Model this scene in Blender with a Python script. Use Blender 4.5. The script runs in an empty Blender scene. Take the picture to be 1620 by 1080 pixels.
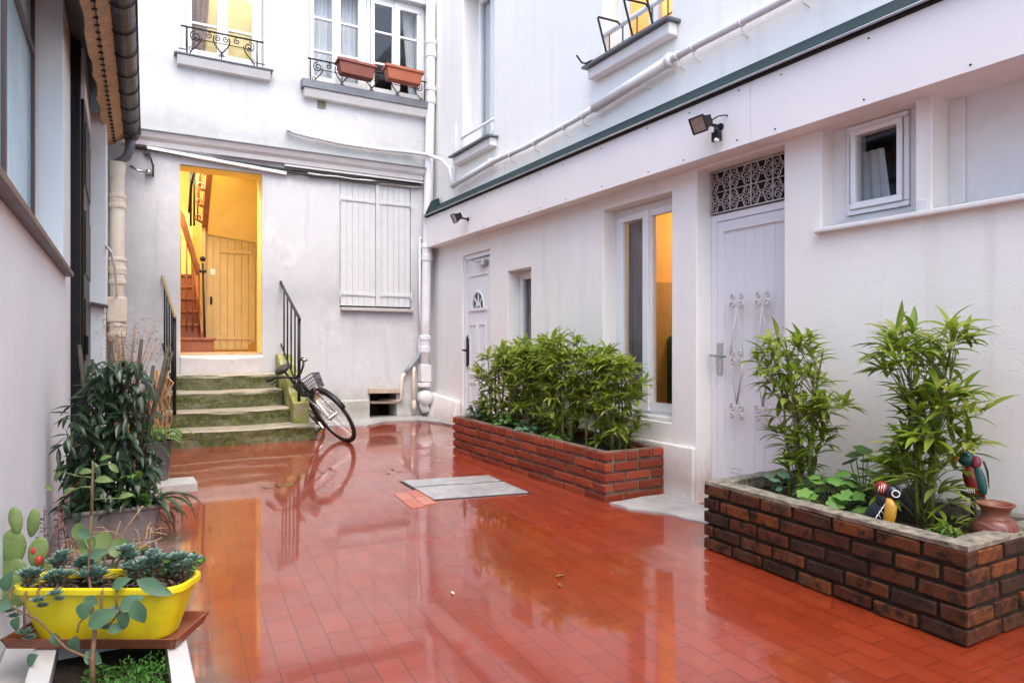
import bpy, bmesh, math, random
from mathutils import Vector, Matrix, noise as mnoise
RND = random.Random(7)
SC = bpy.context.scene
COL = SC.collection
PI = math.pi
rad = math.radians

# ------------------------------------------------------------------ camera, sky, sun, exposure
YAW = rad(29.66)
HC = 1.12
F2 = (math.sin(YAW), math.cos(YAW)); R2 = (math.cos(YAW), -math.sin(YAW))
FP, CX, HY = 1080.0, 810.0, 547.0
cam = bpy.data.cameras.new('camera'); camo = bpy.data.objects.new('camera', cam); COL.objects.link(camo)
cam.sensor_width = 36; cam.lens = 24; cam.shift_y = (HY - 540) / 1620.0
cam.clip_start = 0.05; cam.clip_end = 1000
camo.location = (0, 0, HC); camo.rotation_euler = (rad(90), 0, -YAW)
SC.camera = camo

SUN_EL, SUN_AZ = rad(64), rad(185)      # azimuth clockwise from +Y
w = bpy.data.worlds.new('World'); SC.world = w; w.use_nodes = True
nt = w.node_tree
bg = nt.nodes['Background']; sky = nt.nodes.new('ShaderNodeTexSky')
sky.sky_type = 'NISHITA'; sky.sun_disc = False
sky.sun_elevation = SUN_EL; sky.sun_rotation = SUN_AZ
sky.air_density = 1.0; sky.dust_density = 4.0; sky.ozone_density = 1.0
nt.links.new(sky.outputs[0], bg.inputs[0]); bg.inputs[1].default_value = 0.15
sl = bpy.data.lights.new('sun', 'SUN'); sl.energy = .5; sl.angle = rad(60); sl.color = (1, .95, .9)
so = bpy.data.objects.new('sun', sl); COL.objects.link(so)
so.location = (0, -5, 12)
sd = Vector((math.sin(SUN_AZ) * math.cos(SUN_EL), math.cos(SUN_AZ) * math.cos(SUN_EL), math.sin(SUN_EL)))
so.rotation_euler = sd.to_track_quat('Z', 'Y').to_euler()
SC.view_settings.view_transform = 'Standard'; SC.view_settings.look = 'None'
SC.view_settings.gamma = 1; SC.view_settings.exposure = 1.76
SC.render.engine = 'CYCLES'
SC.cycles.use_denoising = True
SC.cycles.sample_clamp_indirect = 6
SC.cycles.caustics_reflective = False; SC.cycles.caustics_refractive = False

# ------------------------------------------------------------------ layout constants
XR = 3.53      # face of the right building
YB = 8.27      # face of the back building
XL = -0.35     # face of the left building
XF = 3.37      # face of the fascia board

def ray(px):
    k = (px - CX) / FP
    return (F2[0] + k * R2[0], F2[1] + k * R2[1])
def atX(px, py, x):
    r = ray(px); D = x / r[0]
    return Vector((x, r[1] * D, HC + (HY - py) / FP * D))
def atY(px, py, y):
    r = ray(px); D = y / r[1]
    return Vector((r[0] * D, y, HC + (HY - py) / FP * D))
def atD(px, py, D):
    r = ray(px)
    return Vector((r[0] * D, r[1] * D, HC + (HY - py) / FP * D))
def sstep(a, b, x):
    t = min(1, max(0, (x - a) / (b - a))); return t * t * (3 - 2 * t)
def fz(x, y):
    t = y - 3.4
    z = .036 * max(0, t) + .0012 * max(0, t) ** 2
    if t < 0:
        z += .032 * max(t, -3.5) * (1 - sstep(.2, 3.1, x))
    return z
def atFloor(px, py):
    z = 0
    for _ in range(12):
        D = (HC - z) * FP / (py - HY); r = ray(px); z = fz(r[0] * D, r[1] * D)
    return Vector((r[0] * D, r[1] * D, z))

# ------------------------------------------------------------------ mesh helpers
class MB:
    def __init__(s): s.v = []; s.f = []
    def quad(s, *p):
        i = len(s.v); s.v += [tuple(q) for q in p]; s.f.append(tuple(range(i, i + len(p))))
    def box(s, x0, x1, y0, y1, z0, z1):
        i = len(s.v)
        s.v += [(x0, y0, z0), (x1, y0, z0), (x1, y1, z0), (x0, y1, z0), (x0, y0, z1), (x1, y0, z1), (x1, y1, z1), (x0, y1, z1)]
        s.f += [tuple(i + k for k in q) for q in ((0, 3, 2, 1), (4, 5, 6, 7), (0, 1, 5, 4), (1, 2, 6, 5), (2, 3, 7, 6), (3, 0, 4, 7))]
        return s
    def pbox(s, P, u0, u1, v0, v1, w0, w1):
        i = len(s.v)
        s.v += [tuple(P(*q)) for q in ((u0, v0, w0), (u1, v0, w0), (u1, v1, w0), (u0, v1, w0), (u0, v0, w1), (u1, v0, w1), (u1, v1, w1), (u0, v1, w1))]
        s.f += [tuple(i + k for k in q) for q in ((0, 3, 2, 1), (4, 5, 6, 7), (0, 1, 5, 4), (1, 2, 6, 5), (2, 3, 7, 6), (3, 0, 4, 7))]
        return s
    def hexa(s, a, b):
        """solid between two rings of points"""
        n = len(a); i = len(s.v); s.v += [tuple(p) for p in a] + [tuple(p) for p in b]
        s.f.append(tuple(i + k for k in range(n))[::-1]); s.f.append(tuple(i + n + k for k in range(n)))
        for k in range(n):
            l = (k + 1) % n; s.f.append((i + k, i + l, i + n + l, i + n + k))
        return s
    def tube(s, pts, r, n=8, cap=True):
        pts = [Vector(p) for p in pts]; rr = r if isinstance(r, (list, tuple)) else [r] * len(pts)
        i0 = len(s.v); up = None
        for k, p in enumerate(pts):
            d = (pts[min(k + 1, len(pts) - 1)] - pts[max(k - 1, 0)])
            d = d.normalized() if d.length > 1e-9 else Vector((0, 0, 1))
            if up is None:
                up = d.orthogonal().normalized()
            else:
                up = (up - d * up.dot(d))
                up = up.normalized() if up.length > 1e-6 else d.orthogonal().normalized()
            sd_ = d.cross(up)
            for j in range(n):
                a = 2 * PI * j / n
                s.v.append(tuple(p + (up * math.cos(a) + sd_ * math.sin(a)) * rr[k]))
        for k in range(len(pts) - 1):
            for j in range(n):
                l = (j + 1) % n
                s.f.append((i0 + k * n + j, i0 + k * n + l, i0 + (k + 1) * n + l, i0 + (k + 1) * n + j))
        if cap:
            s.f.append(tuple(i0 + j for j in range(n))[::-1]); e = i0 + (len(pts) - 1) * n
            s.f.append(tuple(e + j for j in range(n)))
        return s
    def lathe(s, prof, c=(0, 0, 0), n=24, axis='z', cap=True, sx=1, sy=1):
        i0 = len(s.v)
        for (r, h) in prof:
            for j in range(n):
                a = 2 * PI * j / n; x, y = r * math.cos(a) * sx, r * math.sin(a) * sy
                p = (x, y, h) if axis == 'z' else ((h, x, y) if axis == 'x' else (x, h, y))
                s.v.append((c[0] + p[0], c[1] + p[1], c[2] + p[2]))
        for k in range(len(prof) - 1):
            for j in range(n):
                l = (j + 1) % n
                s.f.append((i0 + k * n + j, i0 + k * n + l, i0 + (k + 1) * n + l, i0 + (k + 1) * n + j))
        if cap:
            s.f.append(tuple(i0 + j for j in range(n))[::-1]); e = i0 + (len(prof) - 1) * n
            s.f.append(tuple(e + j for j in range(n)))
        return s
    def ball(s, c, rx, ry=None, rz=None, n=14, m=8, M=None):
        ry = ry or rx; rz = rz or rx; i0 = len(s.v)
        for k in range(m + 1):
            t = PI * k / m
            for j in range(n):
                a = 2 * PI * j / n
                p = Vector((rx * math.sin(t) * math.cos(a), ry * math.sin(t) * math.sin(a), rz * math.cos(t)))
                if M: p = M @ p
                s.v.append((c[0] + p.x, c[1] + p.y, c[2] + p.z))
        for k in range(m):
            for j in range(n):
                l = (j + 1) % n
                s.f.append((i0 + k * n + j, i0 + (k + 1) * n + j, i0 + (k + 1) * n + l, i0 + k * n + l))
        return s
    def leaf(s, base, d, up, L, W, curl=.3, fold=.25, n=5, wide=.42):
        """lanceolate folded blade; curl bends the tip against up"""
        d = d.normalized(); side = d.cross(up)
        side = side.normalized() if side.length > 1e-6 else d.orthogonal().normalized()
        nn = side.cross(d).normalized()
        i0 = len(s.v); p = Vector(base); ang = 0
        for k in range(n + 1):
            t = k / n
            wd = W * (1 - abs((t - wide) / (1 - wide)) ** 1.7 if t > wide else .12 + .88 * math.sin(t / wide * PI / 2))
            wd = max(wd, W * .03)
            dd = d * math.cos(ang) - nn * math.sin(ang); n2 = nn * math.cos(ang) + d * math.sin(ang)
            s.v.append(tuple(p - side * wd * .5 + n2 * wd * fold)); s.v.append(tuple(p)); s.v.append(tuple(p + side * wd * .5 + n2 * wd * fold))
            p = p + dd * (L / n); ang += curl / n * 2
        for k in range(n):
            a = i0 + 3 * k
            s.f.append((a, a + 1, a + 4, a + 3)); s.f.append((a + 1, a + 2, a + 5, a + 4))
        return s
    def disc(s, c, nrm, r, lobes=0, depth=.25, n=20, cup=.15, rot=0, stretch=1.0, axis=None):
        """round or lobed leaf blade, cupped"""
        nrm = nrm.normalized(); a0 = axis or nrm.orthogonal(); a0 = (a0 - nrm * a0.dot(nrm)).normalized(); a1 = nrm.cross(a0)
        i0 = len(s.v); s.v.append(tuple(c))
        for ring in (.55, 1.0):
            for j in range(n):
                a = 2 * PI * j / n
                rr = r * ring * (1 - (depth * ring * (.5 - .5 * math.cos(lobes * a)) if lobes else 0))
                s.v.append(tuple(Vector(c) + (a0 * math.cos(a + rot) * stretch + a1 * math.sin(a + rot)) * rr + nrm * cup * r * ring * ring))
        for j in range(n):
            l = (j + 1) % n
            s.f.append((i0, i0 + 1 + j, i0 + 1 + l)); s.f.append((i0 + 1 + j, i0 + 1 + n + j, i0 + 1 + n + l, i0 + 1 + l))
        return s

ORG = {}
def link_mesh(name, mb, mat, parent=None, smooth=False, bevel=0, org=None, weld=True, loc=None, segs=2):
    o3 = Vector(org) if org is not None else (ORG.get(parent.name, Vector((0, 0, 0))) if parent else Vector((0, 0, 0)))
    me = bpy.data.meshes.new(name)
    me.from_pydata([(v[0] - o3.x, v[1] - o3.y, v[2] - o3.z) for v in mb.v], [], mb.f)
    if weld:
        b = bmesh.new(); b.from_mesh(me)
        bmesh.ops.remove_doubles(b, verts=b.verts, dist=1e-5)
        bmesh.ops.recalc_face_normals(b, faces=b.faces); b.to_mesh(me); b.free()
    if smooth: me.shade_smooth()
    for m_ in (mat if isinstance(mat, (list, tuple)) else [mat]): me.materials.append(m_)
    o = bpy.data.objects.new(name, me); COL.objects.link(o)
    if parent: o.parent = parent
    if loc is not None: o.location = loc
    ORG[o.name] = o3
    if bevel:
        md = o.modifiers.new('edge', 'BEVEL'); md.width = bevel; md.segments = segs; md.limit_method = 'ANGLE'; md.angle_limit = rad(40)
    return o
def thing(name, label, cat, loc=(0, 0, 0), rotz=0, group=None, local=False):
    o = bpy.data.objects.new(name, None); COL.objects.link(o)
    o.empty_display_size = .1
    o.location = loc; o.rotation_euler = (0, 0, rotz); o['label'] = label; o['category'] = cat
    if group: o['group'] = group
    ORG[o.name] = Vector((0, 0, 0)) if local else Vector(loc)
    return o
def part(name, mb, mat, parent, label=None, **k):
    o = link_mesh(name, mb, mat, parent, **k)
    if label: o['label'] = label
    return o
def solo(name, label, cat, mb, mat, loc=None, group=None, **k):
    if loc is None:
        xs = [v[0] for v in mb.v]; ys = [v[1] for v in mb.v]; zs = [v[2] for v in mb.v]
        loc = ((min(xs) + max(xs)) / 2, (min(ys) + max(ys)) / 2, min(zs))
    o = link_mesh(name, mb, mat, None, org=loc, loc=loc, **k)
    o['label'] = label; o['category'] = cat
    if group: o['group'] = group
    return o
def struct(name, mb, mat, **k):
    o = link_mesh(name, mb, mat, None, **k); o['kind'] = 'structure'; return o
def copy_tree(o, parent=None):
    c = o.copy(); COL.objects.link(c)
    if parent: c.parent = parent
    for ch in [k for k in bpy.data.objects if k.parent == o]: copy_tree(ch, c)
    ORG[c.name] = ORG.get(o.name, Vector((0, 0, 0)))
    return c

def two_mats(o, n_first):
    """faces from n_first on take the second material slot"""
    for i, p in enumerate(o.data.polygons): p.material_index = 0 if i < n_first else 1
def wallmesh(P, u0, u1, v0, v1, w0, w1, holes, mb=None):
    mb = mb or MB()
    us = sorted({u0, u1, *[h[0] for h in holes], *[h[1] for h in holes]}); us = [u for u in us if u0 <= u <= u1]
    vs = sorted({v0, v1, *[h[2] for h in holes], *[h[3] for h in holes]}); vs = [v for v in vs if v0 <= v <= v1]
    nu, nv = len(us) - 1, len(vs) - 1
    def solid(i, j):
        if not (0 <= i < nu and 0 <= j < nv): return False
        a = (us[i] + us[i + 1]) / 2; b = (vs[j] + vs[j + 1]) / 2
        return not any(h[0] < a < h[1] and h[2] < b < h[3] for h in holes)
    for i in range(nu):
        for j in range(nv):
            if not solid(i, j): continue
            a, b, c, d = us[i], us[i + 1], vs[j], vs[j + 1]
            mb.quad(P(a, c, w0), P(b, c, w0), P(b, d, w0), P(a, d, w0))
            mb.quad(P(a, c, w1), P(a, d, w1), P(b, d, w1), P(b, c, w1))
            if not solid(i - 1, j): mb.quad(P(a, c, w0), P(a, d, w0), P(a, d, w1), P(a, c, w1))
            if not solid(i + 1, j): mb.quad(P(b, c, w0), P(b, c, w1), P(b, d, w1), P(b, d, w0))
            if not solid(i, j - 1): mb.quad(P(a, c, w0), P(a, c, w1), P(b, c, w1), P(b, c, w0))
            if not solid(i, j + 1): mb.quad(P(a, d, w0), P(b, d, w0), P(b, d, w1), P(a, d, w1))
    return mb
PB = lambda u, v, w: Vector((u, YB + w, v))      # back building: u = x
PR = lambda u, v, w: Vector((XR + w, u, v))      # right building: u = y
PL = lambda u, v, w: Vector((XL - w, u, v))      # left building: u = y

def spiral(c, r, a0, turns, n=18, end=.12, sgn=1):
    return [(c[0] + r * (1 - (1 - end) * k / n) * math.cos(a0 + sgn * turns * 2 * PI * k / n),
             c[1] + r * (1 - (1 - end) * k / n) * math.sin(a0 + sgn * turns * 2 * PI * k / n)) for k in range(n + 1)]
def bez(p0, p1, p2, p3, n=10):
    o = []
    for k in range(n + 1):
        t = k / n; a = (1 - t) ** 3; b = 3 * t * (1 - t) ** 2; c = 3 * t * t * (1 - t); d = t ** 3
        o.append(Vector(p0) * a + Vector(p1) * b + Vector(p2) * c + Vector(p3) * d)
    return o

# ------------------------------------------------------------------ materials
def new_mat(name):
    m = bpy.data.materials.new(name); m.use_nodes = True
    return m, m.node_tree, m.node_tree.nodes['Principled BSDF']
def node(nt, t, **k):
    n = nt.nodes.new(t)
    for a, b in k.items(): setattr(n, a, b)
    return n
def ramp(nt, fac, stops):
    r = nt.nodes.new('ShaderNodeValToRGB'); el = r.color_ramp.elements
    while len(el) < len(stops): el.new(.5)
    for e, (p, c) in zip(el, stops): e.position = p; e.color = (*c, 1) if len(c) == 3 else c
    nt.links.new(fac, r.inputs[0]); return r.outputs[0]
def mixc(nt, fac, a, b, mode='MIX'):
    n = nt.nodes.new('ShaderNodeMix'); n.data_type = 'RGBA'; n.blend_type = mode
    for idx, v in ((0, fac), (6, a), (7, b)):
        if hasattr(v, 'links') or hasattr(v, 'is_linked'): nt.links.new(v, n.inputs[idx])
        elif isinstance(v, (int, float)): n.inputs[idx].default_value = v
        else: n.inputs[idx].default_value = (*v, 1)
    return n.outputs[2]
def mth(nt, op, a, b=None, clamp=False):
    n = nt.nodes.new('ShaderNodeMath'); n.operation = op; n.use_clamp = clamp
    for i, v in enumerate((a, b)):
        if v is None: continue
        if isinstance(v, (int, float)): n.inputs[i].default_value = v
        else: nt.links.new(v, n.inputs[i])
    return n.outputs[0]
def noise(nt, vec, scale, detail=4, rough=.6):
    n = nt.nodes.new('ShaderNodeTexNoise'); n.inputs['Scale'].default_value = scale
    n.inputs['Detail'].default_value = detail; n.inputs['Roughness'].default_value = rough
    nt.links.new(vec, n.inputs['Vector']); return n.outputs['Fac']
def pos(nt):
    return nt.nodes.new('ShaderNodeNewGeometry').outputs['Position']
def mapping(nt, vec, scale=(1, 1, 1), rot=(0, 0, 0), loc=(0, 0, 0)):
    n = nt.nodes.new('ShaderNodeMapping'); nt.links.new(vec, n.inputs[0])
    n.inputs['Scale'].default_value = scale; n.inputs['Rotation'].default_value = rot; n.inputs['Location'].default_value = loc
    return n.outputs[0]
def bump(nt, b, h, strength=.3, dist=.01, normal=None):
    n = nt.nodes.new('ShaderNodeBump'); n.inputs['Strength'].default_value = strength; n.inputs['Distance'].default_value = dist
    nt.links.new(h, n.inputs['Height'])
    if normal is not None: nt.links.new(normal, n.inputs['Normal'])
    if b is not None: nt.links.new(n.outputs[0], b.inputs['Normal'])
    return n.outputs[0]
def simple(name, base, rough=.5, var=.12, scale=9, bs=.12, bscale=80, metal=0, dirt=None, dirt_amt=.5, coat=0, objc=True):
    m, t, b = new_mat(name)
    v = t.nodes.new('ShaderNodeTexCoord').outputs['Object'] if objc else pos(t)
    n1 = noise(t, v, scale, 5, .65)
    c = ramp(t, n1, [(.3, tuple(x * (1 - var) for x in base)), (.7, tuple(min(1, x * (1 + var)) for x in base))])
    if dirt:
        n2 = noise(t, v, scale * .45, 6, .75)
        f = mth(t, 'MULTIPLY', ramp(t, n2, [(.5, (0, 0, 0)), (.68, (1, 1, 1))]), dirt_amt)
        c = mixc(t, f, c, dirt)
    t.links.new(c, b.inputs['Base Color'])
    rr = mth(t, 'ADD', mth(t, 'MULTIPLY', n1, .25), rough - .12, True)
    t.links.new(rr, b.inputs['Roughness']); b.inputs['Metallic'].default_value = metal
    if coat: b.inputs['Coat Weight'].default_value = coat; b.inputs['Coat Roughness'].default_value = .08
    if bs: bump(t, b, noise(t, v, bscale, 3), bs, .004)
    return m
def plaster(name, base, grain=90, gs=.25, patch=(.8, .8, .8), patch_amt=.3, grime=(.3, .29, .27), grime_amt=.3, lowz=None, lowamt=.5, bands=()):
    """painted render: broad tone drift, drips, patches of repair, and dirt along given height bands"""
    m, t, b = new_mat(name); p = pos(t)
    big = noise(t, p, .9, 5, .6); mid = noise(t, p, 3.2, 6, .7)
    c = ramp(t, big, [(.25, tuple(x * .93 for x in base)), (.75, tuple(min(1, x * 1.04) for x in base))])
    f = mth(t, 'MULTIPLY', ramp(t, mid, [(.52, (0, 0, 0)), (.66, (1, 1, 1))]), patch_amt)
    c = mixc(t, f, c, patch)
    drip = noise(t, mapping(t, p, (5, 5, .35)), 1.6, 5, .6)
    f = mth(t, 'MULTIPLY', ramp(t, drip, [(.55, (0, 0, 0)), (.8, (1, 1, 1))]), grime_amt)
    c = mixc(t, f, c, grime)
    z = t.nodes.new('ShaderNodeSeparateXYZ'); t.links.new(p, z.inputs[0])
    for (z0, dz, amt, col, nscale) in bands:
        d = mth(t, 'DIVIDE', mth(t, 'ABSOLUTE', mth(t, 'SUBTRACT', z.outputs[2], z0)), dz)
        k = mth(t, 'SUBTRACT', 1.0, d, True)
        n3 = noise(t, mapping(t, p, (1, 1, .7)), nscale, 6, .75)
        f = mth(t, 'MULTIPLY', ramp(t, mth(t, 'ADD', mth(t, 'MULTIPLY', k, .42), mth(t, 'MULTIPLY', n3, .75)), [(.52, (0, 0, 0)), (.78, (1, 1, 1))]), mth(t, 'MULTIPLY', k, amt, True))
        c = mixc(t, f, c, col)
    t.links.new(c, b.inputs['Base Color']); b.inputs['Roughness'].default_value = .75
    h = mth(t, 'ADD', noise(t, p, grain, 3, .6), mth(t, 'MULTIPLY', noise(t, p, 7, 4), 1.5))
    bump(t, b, h, gs, .006)
    return m
def leafmat(name, cols, rough=.4, trans=.25, scale=None):
    m, t, b = new_mat(name)
    g = t.nodes.new('ShaderNodeNewGeometry')
    c = ramp(t, g.outputs['Random Per Island'], [(i / (len(cols) - 1), q) for i, q in enumerate(cols)])
    n1 = noise(t, t.nodes.new('ShaderNodeTexCoord').outputs['Object'], 55, 3)
    c = mixc(t, .35, c, mixc(t, n1, tuple(x * .6 for x in cols[0]), tuple(x * 1.2 for x in cols[-1])))
    t.links.new(c, b.inputs['Base Color']); b.inputs['Roughness'].default_value = rough
    tr = t.nodes.new('ShaderNodeBsdfTranslucent'); t.links.new(c, tr.inputs[0])
    mx = t.nodes.new('ShaderNodeMixShader'); mx.inputs[0].default_value = trans
    t.links.new(b.outputs[0], mx.inputs[1]); t.links.new(tr.outputs[0], mx.inputs[2])
    t.links.new(mx.outputs[0], t.nodes['Material Output'].inputs[0]); return m
def glassmat(name, tint=(1, 1, 1), refl=1.0, rough=.02):
    m, t, b = new_mat(name); t.nodes.remove(b)
    fr = t.nodes.new('ShaderNodeLayerWeight'); fr.inputs[0].default_value = .5
    f = mth(t, 'MULTIPLY', mth(t, 'ADD', mth(t, 'MULTIPLY', mth(t, 'POWER', fr.outputs['Facing'], 5.0), .92), .04), refl, True)
    tr = t.nodes.new('ShaderNodeBsdfTransparent'); tr.inputs[0].default_value = (*tint, 1)
    gl = t.nodes.new('ShaderNodeBsdfGlossy'); gl.inputs['Roughness'].default_value = rough
    nb = bump(t, None, noise(t, pos(t), 2.5, 2), .05, .02); t.links.new(nb, gl.inputs['Normal'])
    mx = t.nodes.new('ShaderNodeMixShader'); t.links.new(f, mx.inputs[0]); t.links.new(tr.outputs[0], mx.inputs[1]); t.links.new(gl.outputs[0], mx.inputs[2])
    t.links.new(mx.outputs[0], t.nodes['Material Output'].inputs[0]); return m
def islandmat(name, cols, rough=.7, bs=.5, bscale=60, spots=None, spot_amt=.6, spot_thr=.58, coat=0, nscale=14, moss=None, spec=.5):
    """bricks: tone per brick plus burnt spots"""
    m, t, b = new_mat(name); g = t.nodes.new('ShaderNodeNewGeometry'); p = g.outputs['Position']
    c = ramp(t, g.outputs['Random Per Island'], [(i / (len(cols) - 1), q) for i, q in enumerate(cols)])
    n1 = noise(t, p, nscale, 6, .7)
    if spots:
        f = mth(t, 'MULTIPLY', ramp(t, n1, [(spot_thr - .06, (0, 0, 0)), (spot_thr + .08, (1, 1, 1))]), spot_amt); c = mixc(t, f, c, spots)
    n2 = noise(t, p, nscale * 6, 4, .7)
    c = mixc(t, .5, c, mixc(t, n2, (.45, .45, .45), (1.0, 1.0, 1.0)), 'MULTIPLY')
    c = mixc(t, 1.0, c, (1.35, 1.35, 1.35), 'MULTIPLY')
    if moss:
        n3 = noise(t, p, 5, 6, .75)
        c = mixc(t, mth(t, 'MULTIPLY', ramp(t, n3, [(.56, (0, 0, 0)), (.7, (1, 1, 1))]), .8), c, moss)
    t.links.new(c, b.inputs['Base Color'])
    t.links.new(mth(t, 'ADD', mth(t, 'MULTIPLY', n2, .3), rough - .15, True), b.inputs['Roughness'])
    if coat: b.inputs['Coat Weight'].default_value = coat; b.inputs['Coat Roughness'].default_value = .15
    b.inputs['Specular IOR Level'].default_value = spec
    bump(t, b, mth(t, 'ADD', n2, n1), bs, .004); return m

LAV = (.80, .785, .815)
MAT = {}
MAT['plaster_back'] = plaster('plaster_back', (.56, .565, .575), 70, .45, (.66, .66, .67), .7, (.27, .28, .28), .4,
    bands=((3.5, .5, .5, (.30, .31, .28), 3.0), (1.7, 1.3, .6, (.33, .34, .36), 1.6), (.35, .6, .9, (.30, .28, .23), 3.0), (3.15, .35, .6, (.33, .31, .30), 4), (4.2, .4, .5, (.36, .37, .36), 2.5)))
MAT['plaster_right'] = plaster('plaster_right', (.825, .81, .775), 110, .35, (.85, .84, .81), .5, (.55, .50, .44), .34,
    bands=((.15, .5, .8, (.45, .38, .32), 4.0), (2.3, .5, .3, (.66, .58, .56), 2.5)))
MAT['plaster_left'] = plaster('plaster_left', (.77, .845, .865), 120, .35, (.80, .865, .885), .3, (.58, .58, .56), .12, bands=((.1, .5, .4, (.55, .53, .5), 4),))
MAT['pvc'] = simple('white_pvc', (.79, .80, .81), .32, .02, 5, 0)
MAT['paint_white'] = simple('painted_wood_white', (.79, .80, .81), .4, .04, 12, .08, 60)
MAT['door_paint'] = simple('door_paint', (.75, .76, .78), .42, .02, 6, .05, 70)
MAT['shutter'] = simple('shutter_paint', (.56, .57, .575), .55, .06, 6, .2, 50, dirt=(.45, .45, .42), dirt_amt=.25)
MAT['moulding'] = simple('moulding_paint', (.71, .695, .68), .6, .05, 8, .2, 60)
MAT['fascia'] = simple('fascia_board', (.80, .755, .735), .5, .02, 2, .06, 40)
MAT['slate'] = simple('zinc_sheet', (.16, .17, .19), .45, .2, 6, .1, 40, metal=.3)
MAT['green_sheet'] = simple('green_roof_sheet', (.018, .036, .038), .85, .15, 9, .1, 40)
MAT['zinc_edge'] = simple('zinc_edge', (.5, .51, .5), .35, .1, 9, .1, 40, metal=.7)
MAT['gutter'] = simple('dark_gutter', (.022, .018, .017), .38, .35, 7, .2, 30, metal=.3, dirt=(.12, .11, .1), dirt_amt=.5)
MAT['eave_wood'] = simple('eave_wood', (.42, .28, .15), .7, .2, 7, .3, 40, dirt=(.2, .12, .06), dirt_amt=.5)
MAT['black_paint'] = simple('black_paint', (.008, .008, .010), .4, .3, 12, .2, 25, dirt=(.05, .025, .012), dirt_amt=.35)
MAT['iron'] = simple('black_iron', (.02, .02, .022), .45, .3, 20, .3, 90)
MAT['iron_white'] = simple('white_iron', (.55, .50, .485), .45, .05, 20, .2, 90)
MAT['brass_worn'] = simple('worn_rail', (.30, .22, .11), .4, .3, 14, .2, 60, metal=.4)
MAT['cast_white'] = simple('white_cast_iron', (.74, .73, .74), .42, .04, 5, .15, 40, dirt=(.5, .46, .42), dirt_amt=.3)
MAT['cream_pipe'] = simple('cream_cast_iron', (.70, .62, .50), .45, .06, 5, .15, 40, dirt=(.42, .34, .25), dirt_amt=.4)
MAT['grey_pvc'] = simple('grey_pvc', (.30, .33, .37), .4, .08, 6, 0)
MAT['cable'] = simple('black_cable', (.02, .02, .02), .5, .2, 10, 0)
MAT['cable_w'] = simple('white_cable', (.7, .68, .66), .5, .1, 10, 0)
MAT['steel'] = simple('brushed_steel', (.5, .5, .5), .28, .08, 30, .05, 120, metal=1)
MAT['rubber'] = simple('rubber', (.018, .018, .02), .6, .2, 30, .3, 200)
MAT['bike_black'] = simple('bike_black', (.015, .015, .018), .3, .2, 20, 0)
MAT['terracotta'] = simple('terracotta_plastic', (.33, .085, .035), .5, .12, 8, .1, 60, dirt=(.3, .09, .05), dirt_amt=.4)
MAT['terracotta_dark'] = simple('terracotta_plastic_dark', (.17, .035, .02), .5, .15, 8, .1, 60, dirt=(.2, .06, .04), dirt_amt=.5)
MAT['tray'] = simple('brown_tray', (.25, .075, .04), .4, .15, 8, .1, 60, dirt=(.1, .05, .03), dirt_amt=.5)
MAT['yellow'] = simple('yellow_plastic', (.78, .65, .012), .38, .06, 5, .06, 30, dirt=(.40, .34, .05), dirt_amt=.55)
MAT['grey_trough'] = simple('grey_brown_plastic', (.20, .175, .165), .55, .15, 8, .2, 50, dirt=(.33, .3, .28), dirt_amt=.4)
MAT['white_box'] = simple('white_concrete_box', (.56, .55, .54), .6, .06, 6, .3, 60, dirt=(.45, .42, .4), dirt_amt=.4)
MAT['bucket'] = simple('dark_bucket', (.10, .095, .095), .5, .2, 8, .1, 60, dirt=(.2, .18, .16), dirt_amt=.5)
MAT['concrete'] = simple('concrete', (.42, .41, .39), .8, .15, 7, .6, 50, dirt=(.24, .24, .2), dirt_amt=.6)
MAT['cement'] = simple('wet_cement', (.34, .335, .33), .45, .2, 5, .5, 45, dirt=(.2, .2, .18), dirt_amt=.75)
MAT['soil'] = simple('soil', (.028, .02, .015), .85, .5, 40, 1, 70, dirt=(.07, .055, .04), dirt_amt=.7)
MAT['mortar'] = simple('dark_mortar', (.03, .027, .02), .8, .4, 10, .6, 60, dirt=(.028, .032, .012), dirt_amt=.7)
MAT['mortar2'] = simple('red_mortar', (.16, .115, .09), .7, .3, 10, .6, 60, dirt=(.07, .055, .04), dirt_amt=.7)
MAT['coping'] = simple('cement_coping', (.20, .18, .14), .8, .55, 24, 1.4, 50, dirt=(.030, .032, .014), dirt_amt=1.0)
MAT['bricks'] = islandmat('burnt_brick', [(.026, .012, .007), (.08, .024, .009), (.036, .018, .011), (.15, .046, .012), (.030, .015, .009), (.11, .036, .012), (.06, .018, .008), (.028, .015, .010)],
                          .65, 1.0, 40, spots=(.012, .008, .006), spot_amt=.95, spot_thr=.53, coat=0, spec=.25, moss=(.05, .05, .03))
MAT['bricks_red'] = islandmat('painted_red_brick', [(.19, .032, .014), (.14, .024, .011), (.24, .046, .020), (.165, .03, .014)], .5, .9, 40,
                              spots=(.28, .11, .08), spot_amt=.4, spot_thr=.64, coat=0, spec=.3)
MAT['drain'] = simple('wet_grey_boards', (.31, .31, .315), .35, .3, 9, .3, 60, dirt=(.17, .17, .17), dirt_amt=.7, coat=.3)
MAT['timber'] = simple('old_timber', (.33, .27, .2), .8, .25, 9, .5, 40)
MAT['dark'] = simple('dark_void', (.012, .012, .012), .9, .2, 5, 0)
MAT['bamboo_cane'] = simple('bamboo_cane', (.15, .19, .05), .4, .35, 12, .1, 60)
MAT['stem'] = simple('green_stem', (.12, .16, .05), .5, .3, 20, .1, 60)
MAT['twig'] = simple('brown_twig', (.17, .09, .05), .7, .3, 20, .3, 80)
MAT['twig_dry'] = simple('dry_twig', (.42, .25, .12), .7, .3, 20, .3, 80)
MAT['stake'] = simple('mossy_stake', (.07, .06, .045), .8, .4, 20, .5, 80)
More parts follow.
